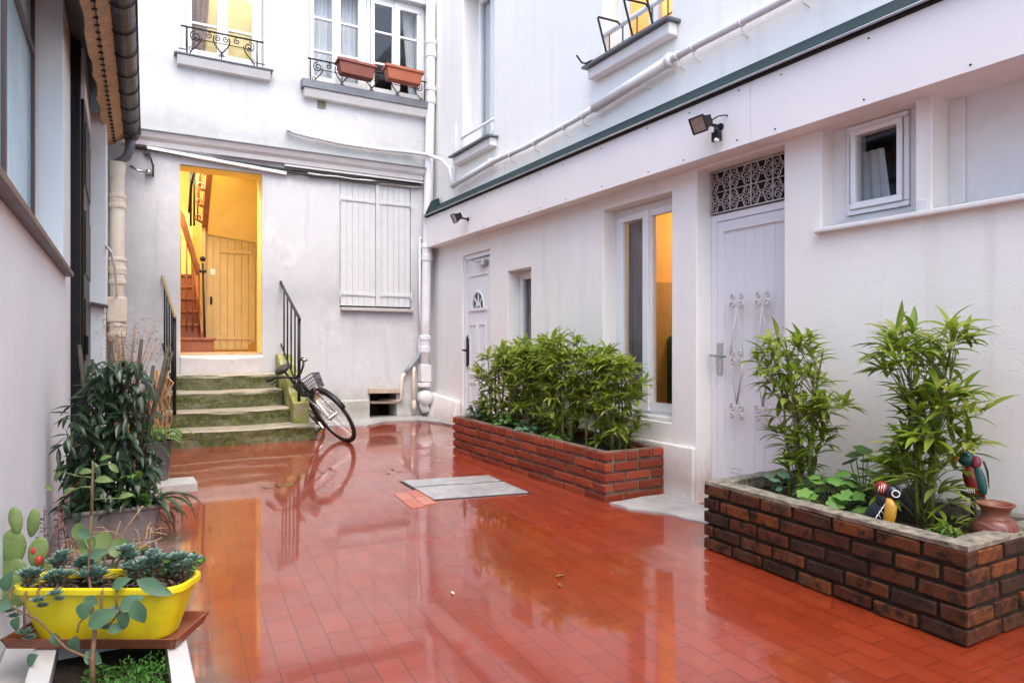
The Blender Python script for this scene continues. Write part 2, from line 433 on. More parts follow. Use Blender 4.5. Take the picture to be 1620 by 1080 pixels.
MAT['leaf_bamboo'] = leafmat('bamboo_leaf', [(.10, .19, .012), (.30, .42, .03), (.46, .56, .08), (.19, .31, .02), (.58, .60, .16), (.36, .47, .05), (.06, .13, .01)], .45, .48)
MAT['leaf_dark'] = leafmat('dark_leaf', [(.014, .036, .014), (.022, .055, .02), (.045, .09, .035), (.016, .042, .016)], .32, .15)
MAT['leaf_mid'] = leafmat('mid_leaf', [(.05, .14, .02), (.09, .21, .03), (.13, .27, .05)], .45, .3)
MAT['leaf_bright'] = leafmat('bright_leaf', [(.09, .23, .03), (.14, .31, .05), (.19, .36, .08)], .5, .35)
MAT['leaf_blue'] = leafmat('blue_green_leaf', [(.06, .15, .08), (.10, .21, .12), (.15, .27, .17)], .5, .25)
MAT['leaf_pale'] = leafmat('pale_leaf', [(.12, .22, .06), (.20, .30, .09), (.16, .24, .10)], .4, .3)
MAT['leaf_moss'] = leafmat('moss_leaf', [(.03, .13, .012), (.06, .20, .02), (.09, .26, .03)], .6, .25)
MAT['succulent'] = leafmat('succulent_leaf', [(.09, .18, .13), (.16, .28, .22), (.26, .37, .30)], .45, .1)
MAT['cactus'] = simple('cactus_pad', (.17, .26, .075), .5, .2, 22, .35, 110, dirt=(.33, .34, .17), dirt_amt=.55)
MAT['heather'] = leafmat('dry_heather', [(.36, .22, .20), (.48, .33, .29), (.30, .18, .16)], .7, .2)
MAT['flower'] = simple('red_flower', (.6, .05, .04), .5, .3, 30, 0)
MAT['glass'] = glassmat('window_glass', (.93, .95, .96), 1.0)
MAT['frosted'] = simple('frosted_glass', (.46, .74, .86), .22, .1, 1.2, .03, 4, coat=.5)  # pale blue sky reflection put into the panes' diffuse colour
MAT['room_dark'] = simple('dark_room', (.05, .055, .07), .8, .2, 3, 0)
MAT['room_warm'] = simple('warm_room', (.78, .56, .24), .7, .05, 3, 0)
MAT['stair_yellow'] = simple('yellow_wall_paint', (.84, .66, .24), .55, .05, 3, .1, 30)
MAT['plank_yellow'] = simple('ochre_planks', (.52, .38, .16), .5, .08, 8, .15, 40)
MAT['stair_red'] = simple('red_brown_wood', (.24, .085, .04), .45, .2, 9, .2, 50)
MAT['floor_tile_in'] = simple('indoor_tile', (.55, .33, .18), .4, .15, 9, .1, 40)
MAT['curtain'] = simple('white_curtain', (.68, .68, .68), .8, .05, 12, .2, 30)
MAT['curtain_brown'] = simple('brown_curtain', (.30, .16, .08), .8, .3, 7, .2, 30, dirt=(.1, .07, .08), dirt_amt=.8)
MAT['curtain_grey'] = simple('grey_curtain', (.22, .20, .21), .8, .1, 9, .2, 30)
MAT['vent'] = simple('brass_vent', (.24, .21, .14), .5, .3, 80, .5, 60, metal=.3)
MAT['lamp_glass'] = simple('lamp_glass', (.32, .24, .21), .2, .15, 30, 0)
MAT['leaf_litter'] = simple('wet_leaf', (.12, .15, .05), .4, .4, 40, .2, 60)
MAT['teal'] = simple('teal_paint', (.012, .08, .075), .3, .2, 40, 0)
MAT['red_paint'] = simple('red_paint', (.20, .016, .014), .35, .3, 50, 0)
MAT['navy'] = simple('navy_paint', (.006, .008, .018), .3, .3, 40, 0)
MAT['ochre'] = simple('ochre_paint', (.40, .21, .02), .3, .15, 35, 0, dirt=(.2, .08, .01), dirt_amt=.8)
MAT['white_paint'] = simple('white_paint', (.75, .73, .68), .4, .05, 30, 0)
for k_ in ('black_paint', 'green_sheet', 'gutter', 'iron', 'bike_black', 'leaf_litter', 'stake', 'soil', 'mortar', 'mortar2'):
    MAT[k_].node_tree.nodes['Principled BSDF'].inputs['Specular IOR Level'].default_value = .2
MAT['fan_glass'] = simple('fan_light_glass', (.16, .17, .17), .15, .1, 9, 0)
MAT['figurine'] = simple('grey_figurine', (.16, .13, .14), .6, .3, 30, .3, 60)
# ------------------------------------------------------------------ ground and courtyard floor
def floor_material():
    m, t, b = new_mat('wet_red_tiles'); p = pos(t)
    v = mapping(t, p, rot=(0, 0, rad(-86.3)))
    wob = t.nodes.new('ShaderNodeTexNoise'); wob.inputs['Scale'].default_value = 1.3; t.links.new(p, wob.inputs['Vector'])
    vm = t.nodes.new('ShaderNodeVectorMath'); vm.operation = 'MULTIPLY_ADD'
    t.links.new(wob.outputs['Color'], vm.inputs[0]); vm.inputs[1].default_value = (.025, .025, 0); t.links.new(v, vm.inputs[2]); v = vm.outputs[0]
    br = t.nodes.new('ShaderNodeTexBrick'); t.links.new(v, br.inputs['Vector'])
    br.inputs['Color1'].default_value = (.245, .034, .0105, 1); br.inputs['Color2'].default_value = (.20, .0255, .0085, 1)
    br.inputs['Mortar'].default_value = (.055, .009, .004, 1); br.inputs['Scale'].default_value = 1
    br.inputs['Mortar Size'].default_value = .002; br.inputs['Mortar Smooth'].default_value = .3
    br.inputs['Brick Width'].default_value = .205; br.inputs['Row Height'].default_value = .102; br.offset = .5
    n1 = noise(t, p, 1.1, 6, .65); n2 = noise(t, p, 11, 5, .7); n0 = noise(t, p, 34, 5, .7)
    c = br.outputs['Color']
    c = mixc(t, mth(t, 'MULTIPLY', ramp(t, n1, [(.4, (0, 0, 0)), (.7, (1, 1, 1))]), .45), c, (.145, .019, .006))
    c = mixc(t, mth(t, 'MULTIPLY', ramp(t, n2, [(.55, (0, 0, 0)), (.75, (1, 1, 1))]), .35), c, (.26, .055, .025))
    c = mixc(t, mth(t, 'MULTIPLY', ramp(t, n0, [(.66, (0, 0, 0)), (.74, (1, 1, 1))]), .25), c, (.15, .03, .02))
    # worn paint and bare cement along the foot of the left wall
    s = t.nodes.new('ShaderNodeSeparateXYZ'); t.links.new(p, s.inputs[0])
    edge = mth(t, 'SUBTRACT', .37, s.outputs[0]); edge = mth(t, 'MULTIPLY', edge, 9.0, True)
    n3 = noise(t, p, 4.5, 7, .75)
    wear = ramp(t, n3, [(.34, (0, 0, 0)), (.50, (1, 1, 1))])
    near = mth(t, 'MULTIPLY', mth(t, 'SUBTRACT', 5.2, s.outputs[1]), .8, True)
    f = mth(t, 'MULTIPLY', mth(t, 'MULTIPLY', edge, wear, True), mth(t, 'MULTIPLY', near, .85))
    c = mixc(t, f, c, mixc(t, n2, (.07, .06, .06), (.19, .175, .175)))
    t.links.new(c, b.inputs['Base Color'])
    puddle = ramp(t, noise(t, p, .8, 4, .55), [(.35, (.25, .25, .25)), (.6, (.02, .02, .02))])
    t.links.new(mth(t, 'ADD', puddle, .22), b.inputs['Roughness'])
    b.inputs['Specular IOR Level'].default_value = .4
    b.inputs['Coat Weight'].default_value = 1; b.inputs['Coat IOR'].default_value = 1.66
    jd = mth(t, 'MULTIPLY', br.outputs['Fac'], -1.0)
    nb = bump(t, b, mth(t, 'ADD', jd, mth(t, 'MULTIPLY', n0, .5)), .35, .003)
    dry = ramp(t, noise(t, p, 1.7, 6, .68), [(.50, (0, 0, 0)), (.66, (1, 1, 1))])
    t.links.new(mth(t, 'SUBTRACT', 1.0, mth(t, 'MULTIPLY', dry, .42)), b.inputs['Coat Weight'])
    cr_ = mth(t, 'ADD', mth(t, 'ADD', mth(t, 'MULTIPLY', puddle, .08), mth(t, 'MULTIPLY', n2, .035)), mth(t, 'MULTIPLY', dry, .05))
    t.links.new(cr_, b.inputs['Coat Roughness'])
    nw = bump(t, None, mth(t, 'ADD', mth(t, 'MULTIPLY', jd, .35), mth(t, 'ADD', mth(t, 'MULTIPLY', noise(t, mapping(t, p, (1, 1, 1)), 5, 2), .55), mth(t, 'MULTIPLY', n2, .34))), .21, .003)
    t.links.new(nw, b.inputs['Coat Normal'])
    return m
mb = MB()
xs = [-2.5 + 7.5 * i / 100 for i in range(101)]; ys = [-5 + 13.4 * j / 160 for j in range(161)]
mb.v = [(x, y, fz(x, y)) for y in ys for x in xs]
mb.f = [(j * 101 + i, j * 101 + i + 1, (j + 1) * 101 + i + 1, (j + 1) * 101 + i) for j in range(160) for i in range(100)]
MAT['floor'] = floor_material()
struct('courtyard_floor', mb, MAT['floor'], smooth=True, weld=False)
mb = MB(); mb.quad((-150, -150, -.4), (150, -150, -.4), (150, 150, -.4), (-150, 150, -.4))
struct('ground', mb, MAT['concrete'])

def slab(outline, h, ring=.012, jit=.012, sub=5):
    """irregular low cement screed over the floor following its slope"""
    mb = MB(); pts = []
    n = len(outline)
    for i in range(n):
        a = Vector(outline[i][:2]); b = Vector(outline[(i + 1) % n][:2])
        for k in range(sub):
            q = a.lerp(b, k / sub); pts.append((q.x + RND.uniform(-jit, jit), q.y + RND.uniform(-jit, jit)))
    cx = sum(p[0] for p in pts) / len(pts); cy = sum(p[1] for p in pts) / len(pts)
    lo = [(x, y, fz(x, y) - .01) for x, y in pts]
    hi = [(x + (cx - x) * ring, y + (cy - y) * ring, fz(x, y) + h + RND.uniform(-.2, .2) * h) for x, y in pts]
    mb.hexa(lo, hi); return mb
# pale cement screeds where the tiles stop
mb = slab([(2.96, 3.83), (3.5, 3.85), (3.5, 3.3), (3.5, 2.75), (3.33, 2.78), (3.2, 3.1), (3.12, 3.42), (2.98, 3.62)], .012)
struct('cement_strip', mb, MAT['cement'])
mb = slab([(1.74, 8.25), (1.74, 7.75), (2.1, 7.86), (2.45, 7.72), (2.75, 7.95), (3.15, 7.9), (3.38, 7.6), (3.40, 7.1), (3.5, 6.9), (3.5, 8.25)], .022)
struct('cement_strip', mb, MAT['cement'])

# ------------------------------------------------------------------ right building
rb = thing('white_building', 'long pinkish white building with fascia, grilled door and tall window behind both brick planters', 'building', (XR, 4, 0))
H_TOP = 5.7
D1 = (6.69, 7.40, .10, 2.19)      # small arched-light door
W1 = (5.82, 6.29, .95, 1.905)     # narrow window
W2 = (3.81, 4.64, .55, 2.265)     # tall window
D2 = (2.82, 3.556, -.05, 2.36)    # door with scrolls and grille above
B1 = (2.02, 2.56, 1.80, 2.375)    # small window bay
B2 = (-.2, 1.936, 1.80, 2.375)    # closed bay
U1 = (6.59, 7.39, 3.40, 5.3)
U2 = (3.81, 4.64, 3.50, 5.3)
mb = wallmesh(PR, -3, YB - .002, -.2, H_TOP, 0, .28, [D1, W1, W2, D2, B1, B2, U1, U2])
part('wall', mb, MAT['plaster_right'], rb, bevel=.008)
mb = MB()
pl = .035
mb.pbox(PR, 3.556 + .002, 3.81, -.1, .40, -pl, -.001)
mb.pbox(PR, 3.81, 6.66, -.1, .40, -pl, -.001)
part('plinth', mb, MAT['plaster_right'], rb, bevel=.012)
mb = MB()   # flared plinth in the far corner
mb.hexa([(3.40, 7.43, .1), (3.529, 7.43, .1), (3.529, 8.26, .1), (3.36, 8.26, .1)], [(3.46, 7.43, .46), (3.529, 7.43, .46), (3.529, 8.26, .52), (3.46, 8.26, .52)])
part('plinth', mb, MAT['plaster_right'], rb, bevel=.02)
# fascia boards, butted with fine gaps
mb = MB(); seams = [-3, .5, 2.94, 5.45, 8.12]
for a, b_ in zip(seams, seams[1:]): mb.box(XF, XR - .002, a + .0015, b_ - .0015, 2.377, 2.752)
nf = len(mb.f)
for a, b_ in zip(seams, seams[1:]):
    y = a + .12
    while y < b_:
        for z in (2.41, 2.72):
            yy = y + RND.uniform(-.04, .04); mb.lathe([(.0055, -.002), (.0055, .001)], (XF - .001, yy, z + RND.uniform(-.008, .008)), 8, 'x')
        y += RND.choice((.42, .55, .61))
fo = part('fascia', mb, [MAT['fascia'], MAT['gutter']], rb, weld=False); two_mats(fo, nf)
mb = MB()   # green zinc strip roof above the fascia
prof = [(3.335, 2.775), (3.335, 2.785), (3.529, 2.94), (3.529, 2.88), (3.36, 2.768)]
mb.hexa([(x, -3, z) for x, z in prof], [(x, 8.15, z) for x, z in prof])
mb.hexa([(3.34, 7.98, 2.79), (3.50, 7.98, 2.86), (3.50, 8.03, 3.0), (3.40, 8.03, 2.95)], [(3.34, 8.1, 2.80), (3.52, 8.1, 2.86), (3.52, 8.1, 3.02), (3.42, 8.1, 2.97)])
part('strip_roof', mb, MAT['green_sheet'], rb)
mb = MB(); mb.tube([(3.333, -3, 2.772), (3.333, 8.14, 2.772)], .008, 8)
part('roof_edge', mb, MAT['zinc_edge'], rb, smooth=True)
mb = MB(); mb.box(3.352, XR - .003, -3, 8.12, 2.756, 2.766); part('shadow_strip', mb, MAT['dark'], rb)  # solid dark strip painting in the shadow line below the roof edge
# long sill moulding under the bays
mb = MB(); mb.box(3.485, XR + .1, -.6, 2.585, 1.772, 1.80); part('sill_moulding', mb, MAT['moulding'], rb, bevel=.008)

def room(parent, P, u0, u1, v0, v1, w0, depth, mat, name='interior_room'):
    mb = MB(); a, b_, c, d = u0 - .35, u1 + .35, v0 - .5, v1 + .35
    q = lambda *l: mb.quad(*[P(*k) for k in l])
    q((a, c, w0 + depth), (b_, c, w0 + depth), (b_, d, w0 + depth), (a, d, w0 + depth))
    q((a, c, w0), (a, d, w0), (a, d, w0 + depth), (a, c, w0 + depth)); q((b_, c, w0), (b_, d, w0), (b_, d, w0 + depth), (b_, c, w0 + depth))
    q((a, c, w0), (b_, c, w0), (b_, c, w0 + depth), (a, c, w0 + depth)); q((a, d, w0), (b_, d, w0), (b_, d, w0 + depth), (a, d, w0 + depth))
    return part(name, mb, mat, parent)
def curtain(parent, P, u0, u1, v0, v1, wd, mat, amp=.02, waves=9, taper=0, bottom=None):
    mb = MB(); n = waves * 6
    for k in range(n + 1):
        t = k / n; u = u0 + (u1 - u0) * t; ww = wd + amp * math.sin(2 * PI * waves * t + .6 * math.sin(5 * t))
        ub = (u if bottom is None else bottom[0] + (bottom[1] - bottom[0]) * t)
        mb.v += [tuple(P(ub, v0, ww)), tuple(P(u, v1, ww * .98))]
    for k in range(n): mb.f.append((2 * k, 2 * k + 2, 2 * k + 3, 2 * k + 1))
    return part('curtain', mb, mat, parent, smooth=True, weld=False)
def casement(parent, P, u0, u1, v0, v1, wd, leaves=1, bars=(), fr=.045, sash=.05, th=.05, mat=None, glass='glass', label=None, mid=None):
    """window: outer frame + sashes as the part's mesh, one pane child per sash"""
    mat = mat or MAT['pvc']; mb = MB()
    mb.pbox(P, u0, u1, v0, v0 + fr, wd, wd + th); mb.pbox(P, u0, u1, v1 - fr, v1, wd, wd + th)
    mb.pbox(P, u0, u0 + fr, v0 + fr, v1 - fr, wd, wd + th); mb.pbox(P, u1 - fr, u1, v0 + fr, v1 - fr, wd, wd + th)
    edges = [u0 + fr + (u1 - u0 - 2 * fr) * i / leaves for i in range(leaves + 1)]
    panes = []
    for i in range(leaves):
        a, b_, c, d = edges[i] + .002, edges[i + 1] - .002, v0 + fr + .002, v1 - fr - .002
        w0, w1 = wd - .012, wd + th - .012
        mb.pbox(P, a, b_, c, c + sash * 1.2, w0, w1); mb.pbox(P, a, b_, d - sash, d, w0, w1)
        mb.pbox(P, a, a + sash, c + sash * 1.2, d - sash, w0, w1); mb.pbox(P, b_ - sash, b_, c + sash * 1.2, d - sash, w0, w1)
        for z in bars: mb.pbox(P, a + sash, b_ - sash, z - .013, z + .013, w0 + .004, w1 - .004)
        panes.append((a + sash - .004, b_ - sash + .004, c + sash, d - sash + .004))
        if mid and i < leaves - 1: mb.pbox(P, b_ - mid / 2, b_ + mid / 2, c, d, w0 - .02, w0 - .001)
    o = part('window', mb, mat, parent, bevel=.004, label=label)
    for (a, b_, c, d) in panes:
        g = MB(); g.pbox(P, a, b_, c, d, wd + .012, wd + .018); part('pane', g, MAT[glass], o)
    return o
# --- small door with the fan light
y0, y1, z0, z1 = D1
mb = MB(); w0 = .02
mb.pbox(PR, y0 + .002, y0 + .055, z0, z1 - .055, w0, .09); mb.pbox(PR, y1 - .055, y1 - .002, z0, z1 - .055, w0, .09); mb.pbox(PR, y0 + .002, y1 - .002, z1 - .055, z1 - .002, w0, .09)
door = part('door', mb, MAT['door_paint'], rb, bevel=.004)
a, b_ = y0 + .057, y1 - .057; mid = (a + b_) / 2
mb = wallmesh(PR, a, b_, z0 + .01, z1 - .058, .035, .075, [(mid - .145, mid + .145, 1.56, 1.74)])
for (u0, u1, v0, v1) in ((a + .09, mid - .02, .78, 1.38), (mid + .02, b_ - .09, .78, 1.38), (a + .09, mid - .02, .2, .70), (mid + .02, b_ - .09, .2, .70)):
    for q in ((u0, u1, v0, v0 + .022), (u0, u1, v1 - .022, v1), (u0, u0 + .02, v0 + .022, v1 - .022), (u1 - .02, u1, v0 + .022, v1 - .022)): mb.pbox(PR, *q, .022, .036)
    mb.pbox(PR, u0 + .05, u1 - .05, v0 + .05, v1 - .05, .028, .036)
mb.pbox(PR, a + .05, b_ - .05, 1.93, 1.955, .02, .036); mb.pbox(PR, a + .08, b_ - .08, 1.525, 1.555, .018, .036)
# fan light surround: spandrel pieces making the arch
arc = [(mid + .15 * math.cos(PI * k / 16), 1.56 + .185 * math.sin(PI * k / 16)) for k in range(17)]
for k in range(16):
    (ua, va), (ub, vb) = arc[k], arc[k + 1]
    mb.hexa([PR(ua, va, .03), PR(ub, vb, .03), PR(ub, 1.755, .03), PR(ua, 1.755, .03)], [PR(ua, va, .07), PR(ub, vb, .07), PR(ub, 1.755, .07), PR(ua, 1.755, .07)])
mb.tube([PR(u, v, .03) for u, v in arc], .011, 6)
for k in (4, 8, 12): mb.tube([PR(mid, 1.575, .034), PR(arc[k][0], arc[k][1], .034)], .008, 6)
mb.tube([PR(mid + .055 * math.cos(PI * k / 10), 1.56 + .065 * math.sin(PI * k / 10), .034) for k in range(11)], .008, 6)
part('door_leaf', mb, MAT['door_paint'], door)
mb = MB(); mb.pbox(PR, mid - .15, mid + .15, 1.555, 1.75, .05, .056); part('pane', mb, MAT['fan_glass'], door)
mb = MB(); hx = b_ - .035
mb.pbox(PR, hx - .02, hx + .02, .90, 1.20, .014, .034); mb.tube([PR(hx, 1.07, .03), PR(hx, 1.07, -.045), PR(hx - .01, 1.07, -.05), PR(hx - .11, 1.06, -.045)], .009, 8)
mb.tube([PR(hx, .90, .02), PR(hx, .86, .02)], [.016, .003], 6); mb.tube([PR(hx, 1.2, .02), PR(hx, 1.25, .02)], [.016, .003], 6)
part('handle', mb, MAT['iron'], door, smooth=False)
mb = MB(); mb.pbox(PR, a + .04, a + .2, 2.03, 2.085, -.03, .034); mb.tube([PR(a + .12, 2.06, -.03), PR(a + .38, 2.115, -.10), PR(b_ - .06, 2.15, -.005)], .008, 6)
part('door_closer', mb, MAT['steel'], door)
# --- narrow window
y0, y1, z0, z1 = W1
wd = casement(rb, PR, y0 + .003, y1 - .003, z0 + .003, z1 - .003, .14, 1, fr=.035, sash=.045)
room(wd, PR, y0, y1, z0, z1, .285, .8, MAT['room_dark']); curtain(wd, PR, y0 + .02, y1 - .02, z0, z1, .24, MAT['curtain_grey'], .008, 5)
# --- tall window
y0, y1, z0, z1 = W2
wd = casement(rb, PR, y0 + .003, y1 - .003, z0 + .003, z1 - .003, .134, 2, fr=.05, sash=.055, mid=.07)
room(wd, PR, y0, y1, z0, z1, .285, 2.2, MAT['room_warm'])
mb = MB(); mb.pbox(PR, y0 + .01, y1 - .01, z0 + .004, z0 + .03, .03, .133); part('sill', mb, MAT['pvc'], wd, bevel=.004)
curtain(wd, PR, y1 - .25, y1 - .02, z0, z1, .27, MAT['curtain_grey'], .012, 4)
mb = MB()   # behind the glass: tall cabinet, and dark green block standing in for a reflection
mb.pbox(PR, 4.9, 5.0, .1, 1.72, .5, 1.4); part('cabinet', mb, MAT['plank_yellow'], wd)
mb = MB(); mb.pbox(PR, y0 - .3, y1 + .3, .08, 1.22, .95, 1.3); part('reflection_block', mb, MAT['teal'], wd, bevel=.05)
# --- door with scroll ironwork and grille above
y0, y1, z0, z1 = D2; w0 = .142
zt = 2.05
mb = MB(); zf = 0.0
mb.pbox(PR, y1 - .05, y1 - .002, zf, zt - .05, w0, w0 + .06); mb.pbox(PR, y0 + .002, y0 + .05, zf, zt - .05, w0, w0 + .06); mb.pbox(PR, y0 + .002, y1 - .002, zt - .05, zt, w0, w0 + .06)
door = part('door', mb, MAT['door_paint'], rb, bevel=.003)
mb = MB(); a, b_ = y0 + .053, y1 - .053
mb.pbox(PR, a, b_, zf + .01, zt - .054, w0 + .022, w0 + .05)
mb.pbox(PR, a, b_, zt - .125, zt - .054, w0 + .006, w0 + .022); mb.pbox(PR, b_ - .06, b_, zf + .01, zt - .125, w0 + .006, w0 + .022); mb.pbox(PR, a, a + .06, zf + .01, zt - .125, w0 + .006, w0 + .022)
for k in range(1, 6):
    u = a + .06 + (b_ - a - .12) * k / 6; mb.pbox(PR, u - .0008, u + .0008, zf + .02, zt - .126, w0 + .019, w0 + .022)
part('door_leaf', mb, MAT['door_paint'], door, bevel=.002)
mb = MB(); mb.pbox(PR, b_ - .052, b_ - .008, .92, 1.14, w0 - .003, w0 + .006); mb.tube([PR(b_ - .03, 1.05, w0), PR(b_ - .03, 1.05, w0 - .05)], .009, 10)
mb.tube([PR(b_ + .02, 1.053, w0 - .05), PR(b_ - .03, 1.05, w0 - .052), PR(b_ - .13, 1.046, w0 - .05)], .0095, 10)
part('handle', mb, MAT['steel'], door)
def scroll_bar(uc, flip, label=None):
    """white wrought ornament: crossed slender bars ending in paired scrolls, knot in the middle"""
    mb = MB(); W = w0 - .03; q = lambda p: PR(p[0], p[1], W)
    zt_, zm, zb = 1.40, 1.045, .70
    for s in (1, -1):
        for (c, r, a0, tr) in (((s * .036, zt_), .029, PI * 1.5, 1.35), ((s * .036, zt_ + .056), .021, PI * .5, -1.3),
                               ((s * .036, zb), .029, PI * .5, -1.35), ((s * .036, zb - .056), .021, PI * 1.5, 1.3),
                               ((s * .028, zm + .024), .022, PI * 1.5, 1.3), ((s * .028, zm - .03), .024, PI * .5, -1.3)):
            mb.tube([q((uc + p[0], p[1])) for p in spiral((c[0], c[1]), r, a0, s * tr, 20, .2)], .0066, 6)
        mb.tube([q((uc, zt_ - .022)), q((uc + s * .045, zm + .09)), q((uc + s * .052, zm + .01))], .0085 if s > 0 else .0035, 6)
        mb.tube([q((uc, zb + .024)), q((uc + s * .045, zm - .11)), q((uc + s * .052, zm - .03))], .0085 if s < 0 else .0035, 6)
    part('scroll_ornament', mb, MAT['iron_white'], door, smooth=True)
sp = [atX(1170, 500, XR + .14).y, atX(1211, 500, XR + .14).y]
for u in sp: scroll_bar(u, 1)
mb = MB()   # breather holes drilled low in the leaf
for k in range(10):
    u = 3.30 + .022 * (k % 5) + .006 * (k // 5); mb.lathe([(.0035, -.002), (.0035, .001)], tuple(PR(u, .235 + .03 * (k // 5) + .004 * (k % 2), w0 + .021)), 6, 'x')
part('vent_hole', mb, MAT['dark'], door)
# transom grille
mb = MB(); W = .13; g0, g1, h0, h1 = y0 + .01, y1 - .012, zt + .006, 2.352
gq = lambda p: PR(p[0], p[1], W)
mb.pbox(PR, g0, g1, h0, h0 + .008, W - .006, W + .006); mb.pbox(PR, g0, g1, h1 - .008, h1, W - .006, W + .006)
ncell = 4; cw = (g1 - g0) / ncell; hm = (h0 + h1) / 2
for k in range(ncell + 1):
    u = g0 + cw * k; mb.pbox(PR, u - .004, u + .004, h0 + .008, h1 - .008, W - .006, W + .006)
mb.pbox(PR, g0, g1, hm - .003, hm + .003, W - .0045, W + .0045)
ch = (h1 - h0) / 2
for k in range(ncell):
    ul, ur = g0 + cw * k, g0 + cw * (k + 1)
    for (vb, vt) in ((h0, hm), (hm, h1)):
        vm_ = (vb + vt) / 2; r = ch * .19
        for s, uu in ((1, ul), (-1, ur)):
            for t_, vv in ((1, vb), (-1, vt)):
                c = (uu + s * (r + .006), vv + t_ * (r + .008))
                sp_ = spiral(c, r, -t_ * PI / 2, -s * t_ * 1.35 * -1, 16, .25)
                mb.tube([gq(p) for p in sp_], .003, 4)
                mb.tube([gq(p) for p in bez((c[0], c[1] - t_ * r, 0), (c[0] + s * r * 1.6, c[1] - t_ * r, 0), (uu + s * cw * .32, vm_ - t_ * 0.0, 0), (uu + s * cw * .5, vm_ + t_ * ch * .05, 0), 8)], .003, 4)
                mb.tube([gq(p) for p in bez((c[0] - s * r, c[1], 0), (uu + s * .004, c[1] + t_ * r, 0), (uu + s * cw * .25, vm_ + t_ * ch * .02, 0), (uu + s * cw * .5, vm_ + t_ * ch * .16, 0), 8)], .003, 4)
bk_ = MB(); bk_.pbox(PR, g0, g1, h0, h1, .15, .156); part('transom_dark_sheet', bk_, MAT['dark'], rb)  # opaque dark sheet added to blacken the opening behind the grille
part('transom_grille', mb, MAT['iron_white'], rb, smooth=True)
mb = MB(); mb.pbox(PR, y0 - .05, y1 + .05, zt + .001, 2.4, .285, .30); part('transom_backing', mb, MAT['dark'], rb)
mb = MB(); mb.pbox(PR, y0 - .05, y1 + .05, -.1, zt, .285, .31); part('door_backing', mb, MAT['door_paint'], rb)
# --- bays
mb = wallmesh(PR, 2.005, 2.575, 1.79, 2.40, .10, .27, [(2.10, 2.462, 1.862, 2.374)]); part('bay_panel', mb, MAT['moulding'], rb)
wd = casement(rb, PR, 2.103, 2.459, 1.865, 2.371, .085, 1, fr=.028, sash=.03, th=.06)
room(wd, PR, 2.1, 2.46, 1.86, 2.37, .29, .8, MAT['room_dark'])
curtain(wd, PR, 2.33, 2.46, 1.85, 2.25, .24, MAT['curtain'], .008, 3, bottom=(2.28, 2.46))
mb = MB(); mb.pbox(PR, -.21, 1.95, 1.79, 2.40, .17, .26)
for q in ((-.2, 1.936, 1.801, 1.84), (1.86, 1.936, 1.84, 2.375)): mb.pbox(PR, *q, .15, .169)
part('bay_panel', mb, MAT['moulding'], rb, bevel=.004)
mb = MB(); mb.pbox(PR, 1.95, 2.0, 1.80, 1.86, -.012, -.001); part('post_block', mb, MAT['moulding'], rb, bevel=.004)
# --- upper windows
for (y0, y1, z0, z1), inn, nm in ((U1, 'room_dark', 0), (U2, 'room_warm', 1)):
    wd = casement(rb, PR, y0 + .003, y1 - .003, z0 + .003, z1, .20, 2, fr=.04, sash=.05)
    room(wd, PR, y0, y1, z0, z1, .285, 1.6, MAT[inn])
    mb = MB(); mb.pbox(PR, y0 - .10, y1 + .13, z0 - .022, z0 - .004, -.135, .2)
    part('sill_flashing', mb, MAT['slate'], wd)
    mb = MB(); mb.pbox(PR, y0 - .07, y1 + .1, z0 - .115, z0 - .023, -.09, -.001); part('sill', mb, MAT['moulding'], wd, bevel=.01)
    rl = MB()
    if nm == 0:
        curtain(wd, PR, y0 + .05, y1 - .05, z0, z1, .27, MAT['curtain'], .015, 9)
        rl.tube([PR(y0, z0 + .20, -.01), PR(y1 + .02, z0 + .20, -.01)], .016, 8)
        for u in (y0 + .02, y1 - .02): rl.tube([PR(u, z0 + .19, -.01), PR(u, z0 + .02, -.01)], .008, 6)
        part('guard_rail', rl, MAT['paint_white'], wd, smooth=True)
    else:
        rl.tube([PR(y0 - .02, z0 + .25, 0.02), PR(y1 + .03, z0 + .25, 0.02)], .022, 10)
        part('guard_rail', rl, MAT['paint_white'], wd, smooth=True)
        rl = MB(); rl.tube([PR(y0, z0 + .10, .02), PR(y1, z0 + .10, .02)], .006, 6)
        for u in [y0 + .06 + (y1 - y0 - .12) * k / 4 for k in range(5)]: rl.tube([PR(u, z0 + .24, .02), PR(u, z0 + .0, .02)], .006, 6)
        part('guard_bar', rl, MAT['iron'], wd, smooth=True)
# fixed planter hooks on the near upper window
for i, (u, tilt) in enumerate(((4.42, .02), (4.08, .03), (3.9, -.02))):
    mb = MB()
    mb.tube([PR(u, 3.735, .02), PR(u, 3.765, -.02), PR(u + tilt, 3.77, -.20), PR(u + tilt, 3.76, -.205), PR(u + tilt, 3.50, -.12), PR(u + tilt, 3.49, -.115)], .0085, 6)
    solo('planter_hook', ('black iron planter hook on the rail of the near upper window, leftmost', 'black iron planter hook on the rail of the near upper window, middle', 'black iron planter hook on the rail of the near upper window, rightmost')[i], 'hook', mb, MAT['iron'], group='planter hooks on the upper window')
mb = MB(); mb.tube([PR(4.80, 3.60, -.16), PR(4.74, 3.52, -.15), PR(4.70, 3.50, -.14), PR(4.62, 3.50, -.13)], .008, 6)
solo('bent_bracket', 'small bent black bracket sticking out at the far end of the upper window sill', 'bracket', mb, MAT['iron'])
